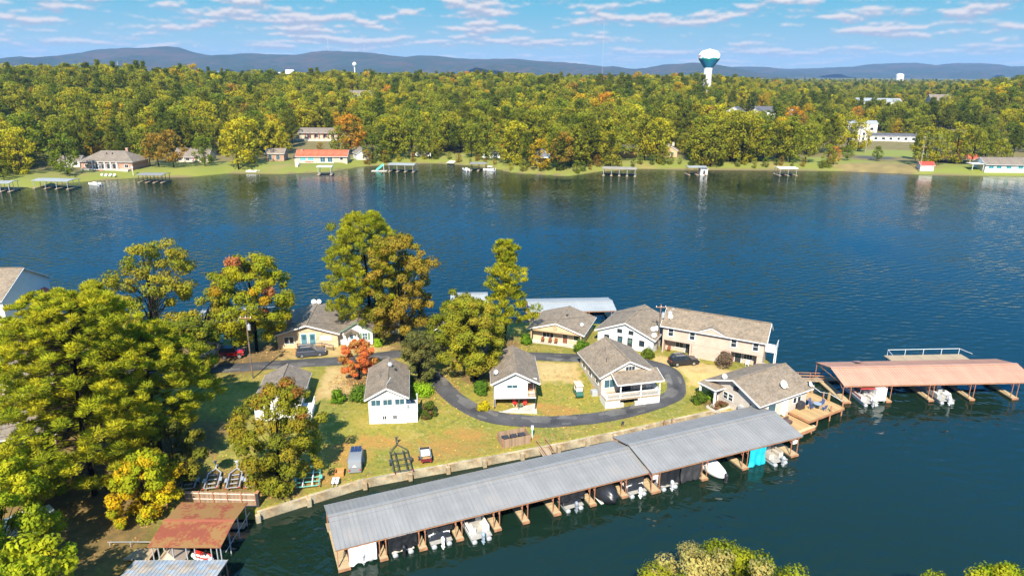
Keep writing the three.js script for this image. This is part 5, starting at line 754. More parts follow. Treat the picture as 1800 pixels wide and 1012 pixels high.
{
  const g = thing('cargo_trailer', 'open black and white cargo trailer with red tail panel beside the long boat trailer', 'trailer', [-11.2, 1.42, -78.6], 12 * D2R); M('bed', bx(1.3, .08, 2.7, 0, .5, 0), MT.deckWood, g); M('side_panel', [bx(.06, .5, 2.7, -.66, .76, 0), bx(.06, .5, 2.7, .66, .76, 0), bx(1.3, .5, .06, 0, .76, -1.36)], MT.dark, g); M('tail_panel', bx(1.38, .4, .07, 0, .72, 1.38), mat(.13, .015, .02, .5), g); M('load_cover', bx(1.1, .08, 1.3, 0, .95, -.1, .1), MT.plasticWhite, g); M('top_rail', [bar([-.66, 1.05, -1.36], [-.66, 1.05, 1.36], .06), bar([.66, 1.05, -1.36], [.66, 1.05, 1.36], .06)], MT.galv, g); for (const s of [-1, 1]) { wheel2(g, s * .85, .28, 0); M('tail_light', bx(.14, .1, .05, s * .55, .5, 1.43), MT.red, g); } M('tongue', [bar([-.5, .45, -1.3], [0, .45, -2.3], .07), bar([.5, .45, -1.3], [0, .45, -2.3], .07)], MT.dark, g);
  const d = thing('personal_dolly', 'small white two-wheeled dolly on the grass beside the wooden crate', 'dolly', [-21.6, 1.42, -72.9], .1); M('tray', [bx(.36, .12, 1.2, -.24, .5, 0), bx(.36, .12, 1.2, .24, .5, 0)], MT.plasticWhite, d); M('frame', [bar([-.25, .45, .6], [-.25, .3, 1.0], .06), bar([.25, .45, .6], [.25, .3, 1.0], .06), bar([-.45, .22, 0], [.45, .22, 0], .05), bar([0, .22, 0], [0, .5, 0], .06)], MT.galv, d); for (const s of [-1, 1]) M('wheel', cyl(.2, .2, .1, s * .5, .19, 0, 12, 0, Math.PI / 2), MT.rubber, d);
  const c = thing('wooden_crate', 'orange brown wooden crate beside the grey camper trailer', 'crate', [-21.6, 1.42, -75.0], .15); M('base', bx(1.0, .1, 1.2, 0, .05, 0), MT.deckWood, c); M('side', [bx(1.05, .5, .05, 0, .32, .6), bx(1.05, .5, .05, 0, .32, -.6), bx(.05, .5, 1.2, .52, .32, 0), bx(.05, .5, 1.2, -.52, .32, 0)], mat(.5, .2, .06, .8), c);
  const pl = thing('planting_bed', 'low stone edged planting bed of reddish shrubs beside the waterside house', 'planting bed', [32.2, 1.35, -94.2], .55); M('kerb', [bx(4.5, .35, .25, 0, .12, .9), bx(4.5, .35, .25, 0, .12, -.9), bx(.25, .35, 1.6, -2.2, .12, 0)], MT.concretePale, pl); const rg = rngOf(3), cl = []; for (let i = 0; i < 22; i++) cl.push({ x: (rg() - .5) * 4, y: .3 + .25 * rg(), z: (rg() - .5) * 1.4, r: .4, f: .8, n: 60, c: rg() < .6 ? [.26, .10, .07] : [.2, .16, .05] }); const fo = new THREE.Mesh(foliage(cl, .16, 'leaf', rg), leafMat); fo.name = 'foliage'; pl.add(fo);
}
// decks of the waterside house
{
  const g = thing('timber_deck', 'two level timber deck over the water beside the waterside house', 'deck', [38.2, 1.5, -96.0], 31 * D2R);
  M('upper_deck', bx(8.3, .16, 3.4, 5.2, .18, 6.9), MT.deckWood, g); M('upper_fascia', [bx(8.3, .3, .08, 5.2, .0, 8.66), bx(.08, .3, 3.4, 9.38, .0, 6.9), bx(.08, .3, 3.4, 1.02, .0, 6.9)], MT.post, g); M('lower_deck', bx(5.2, .16, 4.6, -1.65, -.35, 7.4), MT.deckWood, g); M('lower_fascia', [bx(5.3, .35, .1, -1.65, -.5, 9.76)], MT.post, g); M('edge_bench', bx(5.4, .12, .45, -1.6, -.1, 9.6), mat(.55, .38, .2, .8), g); M('side_deck', bx(2.6, .16, 5, 8.2, .17, 2.7), MT.deckWood, g);
  for (const [x, z] of [[9.2, 8.4], [6.2, 8.5], [3.2, 8.5], [.6, 9.5], [-3.8, 9.5], [9.3, 5], [9.3, 1]]) M('pile', bar([x, -3.4, z], [x, x > 5 ? 1.3 : .1, z], .22, .22, 1), MT.post, g); for (const [x, z] of [[9.2, 3], [9.2, 6]]) M('post', bx(.28, 1.7, .28, x, .8, z), MT.deckWood, g); M('rope', [bar([9.2, 1.5, 3], [9.2, 1.1, 4.5], .05), bar([9.2, 1.1, 4.5], [9.2, 1.5, 6], .05), bar([9.2, 1.5, 6], [9.2, 1.15, 8.4], .05)], MT.canvasWhite, g);
  const W = (x, z) => [38.2 + x * .857 + z * .515, -96 - x * .515 + z * .857]; let p = W(5.6, 6.6);
  const t = thing('patio_table', 'round dark table amid the blue chairs on the upper deck', 'table', [p[0], 1.77, p[1]]); M('table_top', cyl(.6, .6, .05, 0, .72, 0, 18), mat(.25, .3, .36, .4), t); M('leg', cyl(.06, .06, .7, 0, .36, 0), MT.dark, t); M('base', cyl(.3, .3, .05, 0, .03, 0, 12), MT.dark, t);
  [[4.4, 6.5, 1.5, 'blue cushioned chair left of the deck table'], [5.6, 5.5, 0, 'blue cushioned chair behind the deck table'], [6.8, 6.5, -1.6, 'blue cushioned chair right of the deck table'], [5.7, 7.7, 3.1, 'blue cushioned chair in front of the deck table']].forEach(([x, z, a, l]) => { const q = W(x, z); chair(l, q[0], 1.77, q[1], a + .54, mat(.06, .09, .2, .7), 'blue deck chairs', MT.galv); });
  p = W(3.2, 5.5); const b = thing('grill', 'black covered grill at the house wall on the upper deck', 'grill', [p[0], 1.77, p[1]], .54); M('cover', extr([[-.55, .05], [-.5, .9], [-.3, 1.15], [.3, 1.15], [.5, .9], [.55, .05]], .55, .05), MT.dark, b); M('wheel', cyl(.1, .1, .06, .4, .1, .32, 10, Math.PI / 2), MT.rubber, b);
  p = W(-1.8, 7.0); const u = thing('lounge_set', 'dark cushioned lounge seat on the lower deck', 'lounge seat', [p[0], 1.25, p[1]], .6); M('base', bx(1.6, .35, .8, 0, .2, 0), mat(.08, .05, .04, .8), u); M('cushion', bx(1.5, .15, .75, 0, .45, 0), mat(.12, .07, .06, .8), u); M('backrest', bx(1.6, .5, .18, 0, .65, -.38, -.15), mat(.08, .05, .04, .8), u);
  p = W(-3.2, 5.9); const gr = thing('kettle_pot', 'bright green round pot beside the glass door on the lower deck', 'pot', [p[0], 1.25, p[1]]); M('body', ball(.42, 0, .34, 0, 1, .8, 1), mat(.05, .4, .03, .4), gr); M('rim', new THREE.TorusGeometry(.36, .04, 6, 16).rotateX(Math.PI / 2).translate(0, .55, 0), MT.dark, gr);
}
// poles and cables
function pole(label, x, z, h, arm, tilt = 0) { const g = thing('utility_pole', label, 'utility pole', [x, landY(x, z), z]); M('pole', bar([0, -.8, 0], [tilt, h, 0], .24, .24, 1), MT.bark, g); M('cross_arm', bar([tilt - .9, h - .5, .15], [tilt + .9, h - .5, .15], .12), MT.post, g); M('transformer', [cyl(.26, .26, .8, tilt + .4, h - 2.0, .2, 12), cyl(.12, .12, .2, tilt + .4, h - 1.5, .2)], MT.galv, g); for (const s of [-.8, 0, .8]) M('insulator', cyl(.06, .05, .2, tilt + s, h - .34, .15), MT.plasticWhite, g); return g; }
pole('utility pole beside the upper road between maple and cottage', -41.2, -99.2, 10.8, 1); pole('utility pole between the duplex and the white house with two doors', 25.9, -112, 8.6, 1);
function cable(label, a, b, sag) { const pts = []; for (let i = 0; i <= 16; i++) { const t = i / 16; pts.push(V(lerp(a[0], b[0], t), lerp(a[1], b[1], t) - sag * 4 * t * (1 - t), lerp(a[2], b[2], t))); } tag(M('power_cable', limb(pts, .022, .022, 4), MT.wire), label, 'cable', 'overhead cables'); }
cable('overhead cable between the two utility poles', [-41.2, 13.4, -99.1], [25.9, 11.3, -111.9], 2.2); cable('overhead cable leaving the left edge toward the roadside pole', [-110, 13.5, -84], [-41.2, 13.3, -99.1], 1.6); cable('lower overhead cable from the roadside pole to the peach house', [-41.2, 11.6, -99.1], [-33, 6.5, -112], .4); cable('short cable from the second pole to the duplex roof', [25.9, 11.1, -112], [28.4, 9.6, -114.5], .1);
// ---------------------------------------------------------------- far shore buildings
function far(o, corridor = 30) { o.y = farY(o.x, o.z) - .1; const h = house(o); keep(o.x, o.z, Math.max(o.w, o.d) * .62 + 4, corridor); return h; }
function wins(h, side, us, v, w, ht, o) { for (const u of us) win(h, side, u, v, w, ht, { t: .14, ...o }); }
{
  let h = far({ label: 'large brick ranch house with hipped grey roof on the far lawn at left', x: -198, z: -342, rot: -3, w: 26, d: 14, e: 4, r: 8.6, hip: 1, ov: .9, wall: MT.brick, roof: MT.roofGrey });
  wins(h, 'f', [-10, 10], 1.2, 1.8, 1.5, { mx: 2 }); wins(h, 'f', [-4.6, -1.6, 1.4, 4.4], .5, 2.2, 2.5, { mx: 2 }); M('terrace', bx(24, 1.0, 3, 0, .1, 8.3), MT.concretePale, h); for (const x of [-6.2, -3.1, 0, 3, 6]) M('column', bx(.35, 3.6, .35, x, 2.1, 8.5), MT.trim, h); M('chimney', bx(1.2, 2.4, 1.2, 6, 8.6, -2), MT.brick, h); M('roof_vent', [cyl(.3, .3, .6, -2, 7.5, 2.5), cyl(.3, .3, .6, 1, 7.5, 2.5)], MT.dark, h); M('front_steps', bx(5, .7, 2.4, -2, -.1, 10.6), MT.terracotta, h);
  h = far({ label: 'grey roofed ranch house behind the bare trunked trees on the far shore', x: -171, z: -371, rot: 0, w: 18, d: 10, e: 3.2, r: 6.8, axis: 'x', wall: MT.beige, roof: MT.roofGrey, ov: .8 }); wins(h, 'f', [-6, -2, 5], .9, 1.8, 1.5, { mx: 2 }); M('porch_post', [bx(.25, 3, .25, -3.5, 1.5, 6), bx(.25, 3, .25, 1, 1.5, 6)], MT.trim, h); M('patio_umbrella', [new THREE.ConeGeometry(1.6, .7, 10).translate(2.2, 2.6, 8), bar([2.2, 0, 8], [2.2, 2.5, 8], .08)], mat(.5, .1, .15, .8), h);
  h = far({ label: 'brown brick house with tall teal windows left of the orange roofed house', x: -129, z: -377, rot: 4, w: 9.5, d: 9, e: 4.2, r: 6.4, axis: 'x', wall: MT.brick, roof: MT.roofTan, ov: .6 }); wins(h, 'f', [-2.6, 1.6], .8, 1.8, 2.6, { mx: 2, glass: MT.glassTeal, frame: MT.peach });
  h = far({ label: 'long cream bungalow with orange tile roof on the far lawn', x: -102.5, z: -373, rot: 2, w: 27, d: 9, e: 3.6, r: 6.2, axis: 'x', wall: MT.cream, roof: MT.roofOrange, ov: .8 }); wins(h, 'f', [-10, -5.8], 1.0, 3, 1.7, { mx: 3, glass: mat(.1, .42, .42, .3) }); wins(h, 'f', [.5, 4.4], .3, 2.6, 2.6, { mx: 2, glass: MT.glassTeal }); wins(h, 'f', [10.5], 1.4, 1.5, 1.3, {}); M('patio', bx(20, .35, 3, -3, .1, 6), MT.concretePale, h); M('chimney', bx(1, 1.2, 1, -11, 6.1, 1), MT.brick, h); M('patio_set', [bx(2.5, .7, 1.2, -7, .6, 6.3), bx(1, .9, .6, -4.6, .6, 6.4)], MT.terracotta, h);
  h = far({ label: 'small grey roofed house with white gable right of the orange roofed house', x: -84.5, z: -387, rot: 25, w: 8.5, d: 9, e: 3.4, r: 6, wall: MT.white, roof: MT.roofGrey }); wins(h, 'f', [0], 1, 1.8, 1.4, { mx: 2 });
  h = far({ label: 'hillside house with dark red porch posts above the far lawn', x: -131, z: -474, rot: 2, w: 27, d: 9, e: 4.2, r: 6.6, axis: 'x', wall: MT.cream, roof: MT.roofGrey, ov: 1.2 }, 70); for (const x of [-9, -6, -3, 0, 3, 6, 9]) M('porch_post', bx(.35, 4, .35, x, 2, 6), mat(.3, .04, .03, .7), h); wins(h, 'f', [-7, -2, 4, 9], .6, 2.2, 2.4, { mx: 2 }); M('terrace_wall', bx(34, 2.0, .6, 2, -.4, 14), MT.concretePale, h);
  h = far({ label: 'tan gabled house with stone chimney between the right far shore oaks', x: 92, z: -409, rot: -12, w: 10, d: 9, e: 4, r: 6.8, wall: MT.tan, roof: MT.roofTan }); wins(h, 'f', [-2.2, 2.2], 1, 1.6, 1.8, { mx: 2 }); M('chimney', bx(1.2, 2, 1.2, 2.5, 7, -1), MT.concretePale, h);
  h = far({ label: 'blue walled house half hidden among the trees of the far point', x: 16, z: -378, rot: 0, w: 8, d: 7, e: 4.6, r: 6.8, wall: siding(.10, .16, .3), roof: MT.roofSlate }, 14); wins(h, 'f', [-2, 2], .6, 1.8, 2, { mx: 2, glass: MT.glassTeal }); M('canopy', bx(6, .12, 3, 0, 3, 5), MT.trim, h);
  h = far({ label: 'brown wooden house with upper porch behind the far shore shrubs', x: 66, z: -402, rot: 0, w: 12, d: 8, e: 5, r: 7, axis: 'x', wall: MT.tan, roof: MT.roofGrey }, 20); wins(h, 'f', [-3, 2], 2.8, 2, 1.6, { mx: 2 }); M('balcony', [bx(11, .2, 2.4, 0, 2.4, 5.2), bx(11, .9, .08, 0, 2.95, 6.4)], MT.deckWood, h);
  h = far({ label: 'white and brown house behind the trees left of the far concrete ramp', x: -54, z: -404, rot: 8, w: 12, d: 8, e: 3.4, r: 5.8, axis: 'x', wall: MT.whiteSmooth, roof: MT.roofGrey }, 22); wins(h, 'f', [-4, 0, 4], .9, 1.6, 1.5, { mx: 2 });
  h = far({ label: 'white porch house behind the trees right of the far concrete ramp', x: -12, z: -398, rot: -6, w: 10, d: 8, e: 3.2, r: 5.6, axis: 'x', wall: MT.whiteSmooth, roof: MT.roofTan }, 16); wins(h, 'f', [-3, 2.6], .9, 1.6, 1.5, { mx: 2 });
  h = far({ label: 'white hillside house alone among the forest trees', x: -152, z: -703, rot: 3, w: 24, d: 12, e: 8, r: 11, axis: 'x', wall: MT.whiteSmooth, roof: MT.roofGrey }, 90); wins(h, 'f', [-8, -3, 3, 8], 4.6, 2.4, 2.0, { mx: 2 }); wins(h, 'f', [-8, 0, 8], .8, 2.4, 2.2, { mx: 2 });
  for (const [x, z, w, d, rot, l, ax] of [[196, -620, 13, 15, -30, 'left white gabled house of the white group in the right forest'], [212, -611, 13, 14, -35, 'middle white gabled house of the white group in the right forest'], [227, -630, 20, 11, -14, 'long white house with dark roof in the right forest', 'x'], [246, -621, 11, 9, -25, 'small white house with dark roof right of the white group']]) { h = far({ label: l, x, z, w, d, rot, e: 6.6, r: 10.6, axis: ax, wall: MT.whiteSmooth, roof: MT.roofSlate, ov: .5 }, 125); wins(h, 'f', [-w * .25, w * .22], 2, 1.8, 1.7, { mx: 2 }); }
  h = far({ label: 'white gabled end house beside the far parking drive', x: 246, z: -498, rot: -14, w: 10, d: 16, e: 7, r: 9.6, wall: MT.white, roof: MT.roofSlate }, 60); wins(h, 'f', [-2.4, 2.4], 1, 1.5, 1.8); wins(h, 'f', [-2.4, 2.4], 4.4, 1.5, 1.8);
  h = far({ label: 'long low white motel wing beside the far parking drive', x: 272, z: -496, rot: -8, w: 36, d: 8, e: 3.6, r: 5.2, axis: 'x', wall: MT.whiteSmooth, roof: MT.roofSlate }, 24); wins(h, 'f', [-14, -9, -4, 1, 6, 11], 1, 2, 1.6, {}); for (const x of [-16, -8, 0, 8, 16]) M('porch_post', bx(.25, 3.4, .25, x, 1.7, 5), MT.trim, h);
  h = far({ label: 'white hall with grey roof above the far motel', x: 278, z: -560, rot: -10, w: 22, d: 12, e: 7, r: 9, axis: 'x', wall: MT.whiteSmooth, roof: MT.metalPale }, 60); wins(h, 'f', [-7, 0, 7], 2, 2.4, 2, {});
  h = far({ label: 'white flat warehouse with pale roof on the right hillside', x: 402, z: -781, rot: -18, w: 44, d: 22, e: 9, r: 12, axis: 'x', wall: MT.whiteSmooth, roof: MT.metalPale }, 110); wins(h, 'f', [-14, 0, 14], 3, 4, 2.5, {});
  h = far({ label: 'white warehouse end below the pale roofed warehouse', x: 400, z: -722, rot: -12, w: 30, d: 14, e: 8, r: 10.5, axis: 'x', wall: MT.whiteSmooth, roof: MT.metalPale }, 70); wins(h, 'f', [-9, 0, 9], 3, 3, 2.2, {});
  h = far({ label: 'cream house with steep roof on the right skyline slope', x: 482, z: -801, rot: -10, w: 22, d: 14, e: 9, r: 15, axis: 'x', wall: MT.beige, roof: MT.roofGrey }, 110); wins(h, 'f', [-6, 6], 3, 3, 3, {});
  h = far({ label: 'white lakeside bungalow with teal windows at the right edge', x: 262, z: -364, rot: -2, w: 30, d: 11, e: 3.2, r: 6, axis: 'x', wall: MT.whiteSmooth, roof: MT.roofGrey, ov: .9 }, 30); wins(h, 'f', [-12, -8, -3, 3, 9], .8, 2.4, 1.7, { mx: 2, glass: mat(.03, .25, .27, .2) }); M('carport_roof', bx(7, .2, 6, -18, 3, 2), MT.trim, h); for (const x of [-21, -15.5]) M('carport_post', bx(.2, 3, .2, x, 1.4, 4.6), MT.trim, h);
  h = far({ name: 'shed', cat: 'shed', label: 'tiny white shed with red roof on the far right bank', x: 218.5, z: -364, rot: -8, w: 6.5, d: 4.5, e: 2.6, r: 4, axis: 'x', wall: MT.whiteSmooth, roof: mat(.55, .05, .03, .6) }, 20); door(h, 'f', 0, .1, 1, 2, MT.trim);
  h = far({ label: 'white house glimpsed behind the round tree on the far left lawn', x: -222, z: -347, rot: 4, w: 10, d: 8, e: 3.2, r: 5.2, axis: 'x', wall: MT.whiteSmooth, roof: MT.roofGrey }, 18); wins(h, 'f', [-3, 3], .9, 1.8, 1.5, {});
  M('office_block', [bx(60, 16, 20, 0, 8, 0), bx(26, 8, 18, 16, 20, 0)], MT.whiteSmooth, tag(Object.assign(thing('office_building', 'distant wide white office building below the mountains', 'building', [-735, 28, -2300], .1)), 'distant wide white office building below the mountains', 'building'));
}
// far docks: open roofed slips on the water
function farDock(label, x, z, rot, L, W, e, roof, fingers, extra) {
  const g = thing('boat_dock', label, 'dock', [x, 0, z], rot * D2R); M('roof', [bx(L, .18, W / 2 + .1, 0, e + .3, W / 4, .1), bx(L, .18, W / 2 + .1, 0, e + .3, -W / 4, -.1)], roof, g); M('walkway', [bx(L, .3, 1.6, 0, .6, -W / 2 + .8)], MT.deckGrey, g);
  for (let i = 0; i < fingers; i++) { const u = -L / 2 + .7 + (L - 1.4) * i / (fingers - 1); M('finger_pier', bx(1.1, .3, W, u, .58, .2), MT.deckGrey, g); for (const v of [-W / 2 + .4, 0, W / 2 - .4]) M('post', bx(.16, e - .3, .16, u, e / 2 + .3, v), extra?.post || MT.galv, g); }
  M('float', bx(L - .4, .5, W - .4, 0, .2, -.1).scale(1, 1, .2).translate(0, 0, -W * .4), MT.float, g); return g;
}
farDock('grey roofed dock cut off by the left edge of the far shore', -219, -288, 8, 15, 8, 4, MT.metalPale, 5); farDock('pale flat roofed swim dock on the far left shore', -199, -297, -6, 17, 8, 3.8, MT.metalPale, 4); farDock('slate roofed dock with timber deck below the brick ranch house', -166, -316, -2, 12, 8, 3.8, MT.metalRoof, 4, { post: MT.dark }); farDock('small white two post boat shelter below the orange roofed house', -93.5, -342, 2, 7.5, 6, 4.4, MT.whiteSmooth, 2);
farDock('white roofed dock with a teal slide in the left far cove', -57, -356, -8, 14, 8, 4, MT.metalPale, 4); farDock('grey canopied dock in the middle of the far cove', -18, -362, -4, 9, 7, 4, MT.metalRoof, 3, { post: MT.dark }); farDock('long brown roofed dock at the far point', 54, -347, -10, 17, 9, 4, mottled(.33, .29, .24, .2, .7, 6), 5); farDock('white boathouse with red deck on the right far shore', 94, -352, 2, 10, 7, 4.2, MT.metalPale, 3, { post: MT.doorBrown }); farDock('small white roofed dock below the right far oaks', 140, -352, 4, 10, 7, 4, MT.whiteSmooth, 3);
{
  const s = thing('water_slide', 'teal slide on the float beside the white roofed cove dock', 'slide', [-68.5, .6, -357]); M('chute', bar([-2.6, .2, 0], [1.2, 3.2, 0], 1.0, .15), mat(.1, .5, .45, .4), s); M('ladder', [bar([1.3, 0, -.3], [1.3, 3.3, -.3], .12), bar([1.3, 0, .3], [1.3, 3.3, .3], .12)], MT.trim, s); M('float', bx(8, .5, 3.4, -1, -.35, 0), MT.concretePale, s);
  const r = PW; for (const [label, x, z, a, o] of [['small white pontoon boat moored at the far lawn left of the fenced path', -132, -347, 1.5, {}], ['pontoon boat beside the grey canopied far dock', -12.5, -361, 1.3, { bimini: MT.canvasWhite }], ['white boat beside the pale flat roofed swim dock', -187, -305, 1.2, {}], ['white and grey boat at the slate roofed far dock', -24.5, -360, .4, {}]]) pontoon(label, x, z, a, o);
  const f = house({ name: 'white_boathouse_cabin', cat: 'boathouse', label: 'white cabin standing on the red decked far dock', x: 97.5, y: .7, z: -351.5, rot: 2, w: 3.6, d: 4, e: 2.9, r: 3.4, wall: MT.whiteSmooth, roof: MT.metalPale, ov: .2, og: .2 }); door(f, 'f', 0, .1, 1, 2, MT.dark);
  for (const [label, x, z, w, d, rot] of [['long red roofed boathouse in the right inlet', 254, -398, 24, 9, -2], ['red roofed boathouse at the right edge of the inlet', 316, -404, 18, 11, -8]]) { const b = house({ name: 'boathouse', cat: 'boathouse', label, x, y: .4, z, rot, w, d, e: 4.2, r: 6.4, axis: 'x', wall: MT.shade, roof: mat(.42, .085, .04, .7), ov: .8 }); b.remove(b.children.find(c => c.name === 'wall')); for (let i = 0; i < 5; i++) for (const s of [-1, 1]) M('post', bx(.3, 5.5, .3, -w / 2 + .5 + i * (w - 1) / 4, 1.5, s * (d / 2 - .3)), MT.post, b); M('walkway', bx(w, .3, 1.5, 0, .2, -d / 2 + 1), MT.deckGrey, b); keep(x, z, 18, 30); }
  const st = thing('garden_wall', 'white stepped wall running from the driveway down to the far water', 'wall', [-117.5, 1.6, -360]); for (let i = 0; i < 7; i++) M('wall_section', bx(1.4, 1.3, 4.4, 6 - i * 1.35 + (i * .0), 1.3 - .0 * i, 12 - i * 4.2 - 8), MT.concretePale, st);
  const rp = thing('boat_ramp', 'grey concrete boat ramp in the far cove', 'ramp', [-33, 1.4, -396], -.2); M('slab', bx(4.5, .3, 22, 0, .6, 0, .09), MT.concretePale, rp);
  for (const [l, x, z] of [['white car parked behind the far grey roofed ranch house', -150, -381], ['silver car parked beside the far brick house', -143, -379], ['dark car on the drive behind the orange roofed house', -120, -384], ['blue car on the far motel drive', 226, -452]]) suv('parked_car', l, x, farY(x, z) + .1, z, 60, l[0] === 'w' ? paint(.7, .7, .7) : l[0] === 's' ? paint(.4, .4, .42) : paint(.03, .04, .08));
  keep(-146, -380, 9, 30); keep(-120, -384, 7, 20); keep(228, -450, 18, 40); keep(205, -400, 22, 30); keep(190, -376, 24); keep(-33, -396, 7, 20); keep(-120, -440, 18, 30);
  const sw = thing('lawn_bench', 'row of white lawn chairs on the far bank below the brick ranch house', 'bench', [-192, farY(-192, -324), -324]); for (const x of [-3, -1, 1, 3]) M('seat', [bx(1, .5, .8, x, .4, 0), bx(1, .7, .15, x, .9, -.4)], MT.plasticWhite, sw); const lp = thing('lamp_post', 'white lamp post on the far bank below the brick ranch house', 'lamp post', [-183, farY(-183, -329.5), -329.5]); M('post', cyl(.14, .1, 3.6, 0, 1.8, 0), MT.trim, lp); M('lantern', [bx(.7, .6, .7, 0, 3.8, 0), new THREE.ConeGeometry(.6, .4, 4).translate(0, 4.3, 0)], MT.trim, lp);
}
// water tower, masts
{
  const y0 = farY(212, -780), g = thing('water_tower', 'tall white water tower with teal and blue painted tank above the forest', 'water tower', [212, y0, -780]), H = 74.5 - y0;
  M('column', new THREE.LatheGeometry([[5.6, -3], [4.6, 6], [4.3, H - 22], [4.8, H - 19]].map(p => new THREE.Vector2(...p)), 28), MT.whiteSmooth, g);
  const N = 512, skin = dataTex(N, 128, (i, j) => { const v = j / 128, u = i / N, hill = .26 + .07 * Math.sin(u * 38) * Math.sin(u * 15 + 1) + .03 * Math.sin(u * 90); if (v < hill - .13) return [.02, .22, .42]; if (v < hill) return [.01, .30, .27]; if (v < .52 && v > .33) { const k = ((u * 2) % 1) * 26; if (k > 9.4 && k < 11 && Math.abs(v - .43) < .07 && (Math.abs(v - .43) > .045 || k < 10)) return [.03, .06, .3]; if (k > 11.4 && k < 16.6 && Math.abs(v - .42) < .045 && (k * 1.6) % 1 < .62) return [.5, .03, .05]; } return [.74, .8, .78]; }, true);
  const pr = [[4.8, H - 19], [11.0, H - 10.4], [11.4, H - 8.6], [11.3, H - 5.2], [8.4, H - 1.9], [3.5, H - .4], [0, H]], lg = new THREE.LatheGeometry(pr.map(p => new THREE.Vector2(...p)), 40); const tk = new THREE.Mesh(lg, new THREE.MeshStandardMaterial({ map: skin, roughness: .4, side: THREE.DoubleSide })); tk.name = 'tank'; g.add(tk); M('ladder_cage', bx(.5, H - 20, .5, -4.4, (H - 20) / 2, 1), MT.galv, g); M('roof_vent', cyl(.9, .9, 1, 0, H + .2, 0), MT.whiteSmooth, g); keep(212, -780, 9, 30);
  const mast = (label, x, y, z, h, w, guy) => { const m = thing('radio_mast', label, 'mast', [x, y, z]); const q = []; for (let k = 0; k < 3; k++) { const a = k * 2.094; q.push(bar([Math.cos(a) * w, -2, Math.sin(a) * w], [Math.cos(a) * w, h, Math.sin(a) * w], w * .35)); } M('leg', q, mat(.45, .42, .42, .6), m); const br = []; for (let y2 = 0; y2 < h - 3; y2 += 3) for (let k = 0; k < 3; k++) { const a = k * 2.094, b = a + 2.094; br.push(bar([Math.cos(a) * w, y2, Math.sin(a) * w], [Math.cos(b) * w, y2 + 3, Math.sin(b) * w], w * .2)); } M('bracing', br, mat(.5, .42, .4, .6), m); return m; };
  mast('very tall thin lattice mast right of the middle skyline', 124, farY(124, -1000), -1000, 92, .17); mast('lattice mast on the left mountain crest', -1440, 195, -5600, 95, 2.2); mast('small lattice mast on the middle mountain crest', -1160, 188, -5600, 60, 1.6); mast('mast on the small mountain behind the water tower', 1330, 118, -5200, 60, 1.8); mast('far mast rising from the left forest', -1050, 18, -1900, 52, .7); mast('pale mast above the forest left of the office building', -780, 18, -1500, 44, .5);
  const s = thing('small_water_tower', 'slim distant white water tower below the middle mountains', 'water tower', [-555, 18, -2500]); M('column', cyl(2.2, 2, 50, 0, 24, 0, 12), MT.whiteSmooth, s); M('tank', new THREE.LatheGeometry([[2, 44], [7, 50], [7.5, 55], [4, 60], [0, 61]].map(p => new THREE.Vector2(...p)), 20), MT.whiteSmooth, s);
  const t = thing('storage_tank', 'distant white domed tank on the right skyline', 'tank', [1352, 12, -2500]); M('wall', cyl(13, 13, 34, 0, 17, 0, 24), MT.whiteSmooth, t); M('dome', new THREE.SphereGeometry(13, 24, 8, 0, 6.2832, 0, 1.57).scale(1, .6, 1).translate(0, 34, 0), MT.whiteSmooth, t);
  for (const [l, x, z] of [['pale utility pole standing in the left far forest', -237, -640], ['bare utility pole in the far forest left of the hillside white house', -195, -520], ['pale utility pole in the far forest right of the water tower', 266, -640], ['utility pole beside the far parking drive', 219, -430], ['utility pole at the right end of the far bank', 214, -361]]) { const y = farY(x, z), p = thing('utility_pole', l, 'utility pole', [x, y, z]); M('pole', cyl(.22, .16, 15, 0, 6.7, 0, 7), MT.barkPale, p); M('cross_arm', bx(2.4, .18, .18, 0, 13, 0), MT.post, p); }
}
